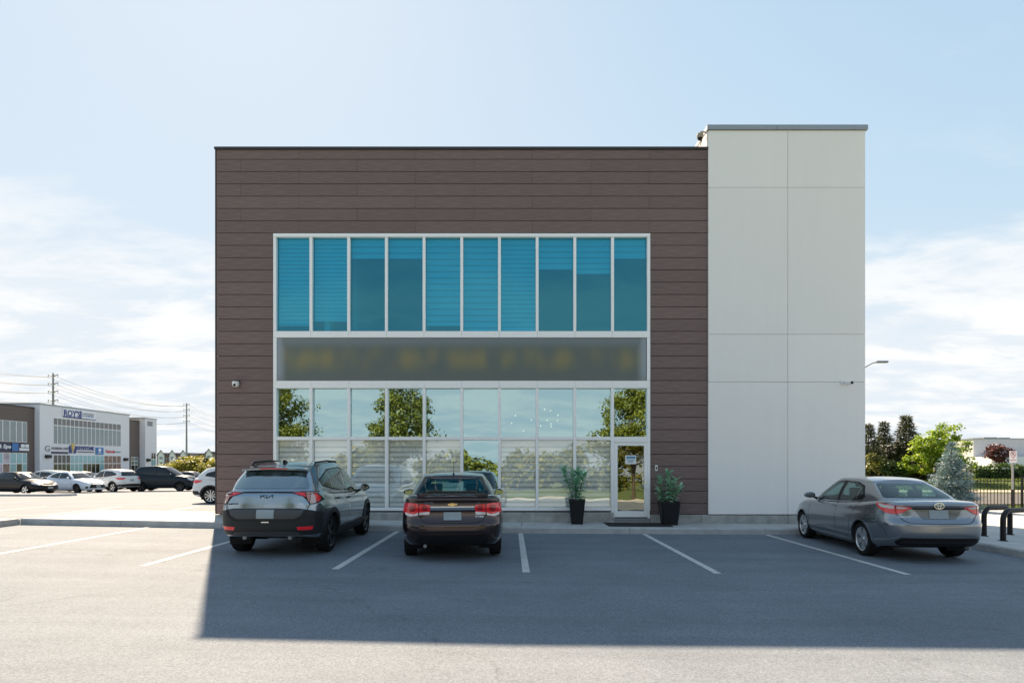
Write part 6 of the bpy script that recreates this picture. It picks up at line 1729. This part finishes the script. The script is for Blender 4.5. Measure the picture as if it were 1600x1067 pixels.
broadleaf('plum_tree', 'dark purple leaved tree in front of the warehouse', at(1561, 88), [(0, 2.6, 1.75, 1.35)], 60, 40, 0.26, LM['plum'], 1.0, 0.1, seed=33)
# clipped hedge behind the fence: leaves over a bulky core
def hedge(label, x0, x1, y, z0, z1, th, mat, n, leaf, seed, name='hedge'):
    r = np.random.RandomState(seed); t = thing(name, label, 'hedge', ((x0+x1)/2, y, z0))
    w_ = (x1-x0)/2; h = z1-z0
    m = MB(); m.rbox(-w_+0.15, w_-0.15, -th/2+0.18, th/2-0.18, 0, h-0.2, 0.1); m.build('branches', plain('hedge_core', (0.02,0.03,0.012), 0.9), t)
    x = r.uniform(-w_, w_, n); wob_ = 0.10*np.sin(x*1.7)+0.07*np.sin(x*4.1+1)
    face = r.rand(n); yy = np.where(face < 0.5, -th/2 + r.uniform(-0.1, 0.15, n), r.uniform(-th/2, th/2, n))
    zz_ = np.where(face < 0.5, r.uniform(0, 1, n)*(h+wob_), h+wob_ + r.uniform(-0.15, 0.10, n))
    pos = np.stack([x, yy, zz_], 1); nr = r.randn(n, 3)*0.7 + np.where(face[:,None] < 0.5, np.array([[0,-0.6,0.4]]), np.array([[0,0,1.0]]))
    obj('foliage', leaf_mesh('foliage', pos, nr, leaf*r.uniform(0.6,1.4,n), np.clip(0.5*np.sin(x*2.3)**2+r.uniform(0,0.6,n),0,1), mat, 0.7, 0.3, seed), t); return t
hedge('long clipped dark green hedge beyond the street at right', PX(1512,48), PX(1512,48)+26, 48.0, gz(36,48)-0.05, PZ(728.5,48), 1.3, LM['hedge'], 9000, 0.17, 51)

# grass blades along the edges that are close enough to read
def grass_patch(name, x0, x1, y0, y1, n, h, seed, mat):
    r = np.random.RandomState(seed); x = r.uniform(x0, x1, n); y = r.uniform(y0, y1, n)
    z = np.array([gz(a, b) for a, b in zip(x, y)])-0.03
    a = r.uniform(0, 6.28, n); hh_ = h*r.uniform(0.5, 1.3, n); lean = r.randn(n, 2)*0.35
    p = np.stack([x, y, z], 1); w_ = np.stack([np.cos(a), np.sin(a), 0*a], 1)*0.012*(h/0.08)
    tip = p + np.stack([lean[:,0]*hh_, lean[:,1]*hh_, hh_], 1); mid = (p+tip)/2
    v = np.stack([p-w_, p+w_, tip+w_*0.3, tip-w_*0.3], 1)
    o = obj(name, quads_mesh(name, v, r.uniform(0,1,n), mat)); o['kind'] = 'stuff'; return o
lawn = leaf_mat('lawn_blades', (0.06,0.10,0.015), (0.20,0.26,0.04), 0.4)
grass_patch('grass', PX(1508,23.6), 36, 23.25, 25.6, 9000, 0.09, 61, lawn)
grass_patch('grass', 14, 50, 39.2, 47.5, 26000, 0.11, 62, lawn)

# left background trees by the poles
for i, (px, D, w_, h_, lab) in enumerate(((262, 118, 1.9, 1.7, 'small bright green tree beside the white plaza tower'), (296, 112, 3.0, 3.2, 'bright green tree at the foot of the right pole'),
        (314, 116, 3.0, 3.4, 'round bright green tree right of the right pole'), (333, 110, 2.8, 2.5, 'green tree against the office left corner'), (280, 125, 2.3, 2.2, 'bright green tree left of the right pole'))):
    X = PX(px, D); z0 = gz(X, D)
    broadleaf('roadside_tree', lab, (X, D, z0), [(0, h_*0.62, w_, h_*0.42)], 60, 34, 0.42, LM['bright'], h_*0.25, 0.12, group='trees by the poles', seed=70+i, clump_r=0.95)
conifer('spruce_tree', 'small dark conifer among the bright trees near the office corner', at(322, 111), 3.2, 1.1, 16, LM['spruce'], 77, 0.7, 0.3)

# ------------------------------------------------------------ what stands behind the camera and shows in the windows
XS_B = list(np.arange(-60, 61, 4.0))
kerb_object([(60, -4.0), (-60, -4.0)], seg=6)
for i, (x, lab, sd, hh_) in enumerate(((-15.2, 'young maple on the verge behind the camera, left one', 81, 8.6), (-7.2, 'young maple on the verge behind the camera, middle one', 82, 8.4), (7.9, 'young maple on the verge behind the camera, opposite the door', 83, 8.9), (17.5, 'young maple on the verge behind the camera, right one', 84, 8.2))):
    broadleaf('verge_tree', lab, (x, -7.2, gz(x, -7.2)), [(0.1, hh_*0.62, 2.1, hh_*0.24), (0.2, hh_*0.80, 1.5, hh_*0.17), (-0.5, hh_*0.47, 1.9, hh_*0.14), (0.8, hh_*0.50, 1.8, hh_*0.14)], 150, 85, 0.175, LM['bright'] if i != 1 else LM['green'], hh_*0.28, 0.13, group='young maples on the verge', seed=sd, clump_r=0.52)
for i, (x, y, rx, rz, sd) in enumerate(((-22, -62, 6, 3.4, 91), (-9, -66, 7, 3.0, 92), (3, -60, 5, 3.2, 93), (13, -64, 7, 3.8, 94), (27, -61, 6, 3.1, 95), (-38, -60, 8, 3.6, 96), (42, -66, 8, 3.5, 97))):
    bush('broad tree in the far row across the meadow, %s' % ('left of the gap','second in the middle','centre one','right of centre','last but one at right','leftmost one','rightmost one')[i], (x, y, gz(x, y)), rx, rz, LM['green'], 70, 40, 0.75, sd, 'meadow_tree', 'tree', 'row of trees across the meadow')
grass_patch('grass', -30, 30, -13.5, -4.4, 30000, 0.10, 63, lawn)

# ------------------------------------------------------------ fence at the right
fy = 24.0
fx0, fx1 = PX(1500, fy), 40.0
fn = thing('metal_fence', 'black iron picket fence along the street at right', 'fence', (fx0, fy, gz(20, fy)))
FH = 1.19
pk = MB().box(-0.009, 0.009, -0.009, 0.009, 0.06, FH).mesh('picket', MAT['black_metal'])
x = 0.0
while x < fx1-fx0:
    obj('picket', pk, fn, (x, 0, 0)); x += 0.135
for z in (0.16, FH-0.10):
    MB().box(0, fx1-fx0, -0.018, 0.018, z-0.018, z+0.018).build('rail', MAT['black_metal'], fn)
pm_ = MB().box(-0.032, 0.032, -0.032, 0.032, -0.1, FH+0.06).mesh('fence_post', MAT['black_metal'])
x = 0.06
while x < fx1-fx0: obj('fence_post', pm_, fn, (x, 0.05, 0)); x += 2.43

# ------------------------------------------------------------ no parking sign
sx_, sy_ = PX(1583, 23.3), 23.3
t = thing('no_parking_sign', 'white no parking sign with red ring on a steel post at right', 'sign', (sx_, sy_, gz(sx_, sy_)))
zt_ = PZ(704.5, 23.3)-gz(sx_, sy_); zb_ = PZ(722.5, 23.3)-gz(sx_, sy_)
MB().box(-0.03, 0.03, 0.0, 0.045, -0.1, zt_-0.05).build('post', MAT['steel'], t)
MB().box(-0.036, 0.036, -0.006, 0.051, 0.0, 0.78).build('post_sleeve', MAT['black_metal'], t)
bd = MB(); bd.prism(rounded([(-0.142,zb_),(0.142,zb_),(0.142,zt_),(-0.142,zt_)], 0.03), -0.006, -0.001); bo = bd.build('board', MAT['sign_white'], t)
zc_ = zt_-0.125
q = MB(); ri = arc(0, zc_, 0.088, 0, 360, 24)[:-1]; ro = arc(0, zc_, 0.110, 0, 360, 24)[:-1]
q.add([(a, -0.009, b) for a, b in ro]+[(a, -0.009, b) for a, b in ri], [(k, (k+1)%24, 24+(k+1)%24, 24+k) for k in range(24)])
q.add([(-0.072,-0.0095,zc_+0.056),(-0.056,-0.0095,zc_+0.072),(0.072,-0.0095,zc_-0.056),(0.056,-0.0095,zc_-0.072)], [(0,1,2,3)]); q.build('prohibition_ring', MAT['sign_red'], bo)
me = text_mesh('P', 0.15, 0.004); me.materials.append(MAT['black_plastic']); o = obj('letter', me, bo); o.rotation_euler = (math.radians(90),0,0); o.location = (0, -0.0075, zc_)
for i, tx in enumerate(('NO', 'PARKING')):
    me = text_mesh(tx, 0.062, 0.004); me.materials.append(MAT['sign_red']); o = obj('lettering', me, bo); o.rotation_euler = (math.radians(90),0,0); o.location = (0, -0.0085, zc_-0.165-0.07*i)

# ------------------------------------------------------------ bicycle racks
def rack(label, p, q, h):
    zp = gz(p[0], p[1])+0.146; a = Vector((0,0,0)); b = Vector((q[0]-p[0], q[1]-p[1], 0)); d = b.normalized(); Lr = b.length; R_ = min(0.20, Lr*0.3)
    t = thing('bike_rack', label, 'bike rack', (p[0], p[1], zp), 0, 'black hoop bike racks')
    pts = [Vector((0,0,0.0)), Vector((0,0,h-R_))] + [d*(R_-R_*math.cos(k*math.pi/12)) + Vector((0,0,h-R_+R_*math.sin(k*math.pi/12))) for k in range(1,7)]
    pts += [d*(Lr-R_+R_*math.sin(k*math.pi/12)) + Vector((0,0,h-R_+R_*math.cos(k*math.pi/12))) for k in range(0,7)] + [b]
    MB().tube(pts, 0.052, 14).build('hoop', MAT['black_metal'], t, True, 50)
    for c in (a, b): MB().lathe([(0.085,0.0),(0.085,0.012),(0.06,0.016)], 16, 'z', (c.x,c.y,0)).build('foot_plate', MAT['black_metal'], t, True)
rack('black hoop bike rack just right of the grey saloon', (10.47, 13.45), (11.29, 13.75), 0.62)
rack('black hoop bike rack cut off by the right picture edge', (10.22, 12.62), (11.05, 12.95), 0.62)

# ------------------------------------------------------------ planters, door mat
POT = plain('pot_plastic', (0.011,0.012,0.014), 0.45, spec=0.3, var=0.1)
SOIL = plain('soil', (0.03,0.022,0.016), 0.95, var=0.3, vscale=30)
def planter(label, x, y, w_top, w_bot, h, seed):
    z0 = gz(x, 14.9)+0.147; t = thing('planter', label, 'planter', (x, y, z0), math.radians(random.uniform(-3, 3)), 'black planters by the entrance')
    bm = bmesh.new()
    def ring(w_, z):
        o = []
        for (a, b) in rounded([(-w_,-w_),(w_,-w_),(w_,w_),(-w_,w_)], w_*0.35, 4): o.append(bm.verts.new((a, b, z)))
        return o
    rs = [ring(w_bot, 0), ring(w_top, h), ring(w_top+0.008, h+0.004), ring(w_top+0.006, h+0.03), ring(w_top-0.02, h+0.03), ring(w_top-0.03, h-0.06)]
    n = len(rs[0])
    for a, b in zip(rs[:-1], rs[1:]):
        for i in range(n): bm.faces.new((a[i], a[(i+1)%n], b[(i+1)%n], b[i]))
    bm.faces.new(rs[0][::-1]); m = MB(); m.bm(bm); m.build('pot', POT, t, True, 40)
    q = MB(); q.box(-w_top+0.03, w_top-0.03, -w_top+0.03, w_top-0.03, h-0.09, h-0.055); q.build('soil', SOIL, t); return t, z0+h
def pot_plant(label, x, y, z, stems, seed, leaf=0.15):
    r = np.random.RandomState(seed); t = thing('potted_plant', label, 'plant', (x, y, z-0.06), 0, 'potted shrubs by the entrance')
    m = MB(); P_ = []; Nn = []; Tt = []
    for (dx, dy, h, lean, azm, n, lo) in stems:
        d = np.array([math.cos(azm)*lean, math.sin(azm)*lean, 1.0])
        top = np.array([dx, dy, 0]) + d*h
        m.tube([(dx,dy,0), tuple(np.array([dx,dy,0])+d*h*0.5+r.randn(3)*0.015), tuple(top)], [0.011,0.009,0.004], 6)
        for i in range(n):
            f = lo + (1-lo)*i/n; p = np.array([dx,dy,0]) + d*h*f
            a = i*2.4 + r.uniform(-0.4,0.4); el = lerp(-0.15, 0.9, f**2) + r.uniform(-0.25,0.25)
            P_.append(p); Tt.append([math.cos(a)*math.cos(el), math.sin(a)*math.cos(el), math.sin(el)])
    m.build('stems', plain('green_stem', (0.09,0.12,0.05), 0.7), t, True)
    pos = np.array(P_); tv = np.array(Tt); n = len(pos); up = np.array([0,0,1.0])+r.randn(n,3)*0.2
    b = np.cross(tv, up); b /= np.linalg.norm(b, axis=1, keepdims=True)+1e-9; nn = np.cross(b, tv); L_ = (leaf*r.uniform(0.7,1.25,n))[:,None]
    # lance shaped leaf of four quads, arching over
    prof = [(0,0.03,0),(0.25,0.16,0.03),(0.6,0.17,0.02),(0.88,0.08,-0.06),(1.0,0.005,-0.12)]
    q = []
    for (f0,w0,h0),(f1,w1,h1) in zip(prof[:-1], prof[1:]):
        q.append(np.stack([pos+tv*L_*f0-b*L_*w0+nn*L_*h0, pos+tv*L_*f0+b*L_*w0+nn*L_*h0, pos+tv*L_*f1+b*L_*w1+nn*L_*h1, pos+tv*L_*f1-b*L_*w1+nn*L_*h1], 1))
    v = np.concatenate(q); sh = np.tile(r.uniform(0,1,n), 4)
    obj('foliage', quads_mesh('foliage', v, sh, LM['pot']), t); return t
_, zt1 = planter('narrow black planter left of the glass door', 1.70, 15.62, 0.205, 0.145, 0.60, 1)
pot_plant('tall leggy shrub leaning left in the left planter', 1.66, 15.62, zt1, [(0.02,0,0.80,0.10,3.0,60,0.22),(-0.04,0.03,0.86,0.32,3.3,58,0.40),(0.07,-0.02,0.74,0.22,0.2,56,0.2),(0.0,-0.05,0.60,0.12,4.8,52,0.2),(0.05,0.05,0.84,0.14,1.2,54,0.35)], 101, 0.175)
_, zt2 = planter('wide black planter right of the glass door', 4.06, 15.58, 0.25, 0.19, 0.56, 2)
pot_plant('bushy upright shrub in the right planter', 4.02, 15.58, zt2, [(0.0,0,0.84,0.03,1.0,50,0.15),(-0.10,0.02,0.70,0.14,2.8,50,0.15),(0.10,0.0,0.66,0.16,0.1,50,0.15),(0.02,-0.08,0.62,0.18,4.7,42,0.15),(-0.05,-0.05,0.40,0.55,3.4,26,0.35),(0.08,-0.04,0.46,0.5,5.9,26,0.3)], 102, 0.175)
m = MB(); y0, y1 = 14.99, 15.88
m.add([(2.42,y0,gz(2.4,14)+0.149),(4.03,y0,gz(4,14)+0.149),(4.03,y1,gz(4,14)+0.149),(2.42,y1,gz(2.4,14)+0.149),(2.43,y0+0.01,gz(2.4,14)+0.161),(4.02,y0+0.01,gz(4,14)+0.161),(4.02,y1-0.01,gz(4,14)+0.161),(2.43,y1-0.01,gz(2.4,14)+0.161)],
      [(4,5,6,7),(0,1,5,4),(1,2,6,5),(2,3,7,6),(3,0,4,7)])
tag(m.build('door_mat', plain('mat_fibre', (0.012,0.012,0.013), 0.95, bump=0.5, bscale=200)), 'flat black door mat on the walk before the glass door', 'door mat')
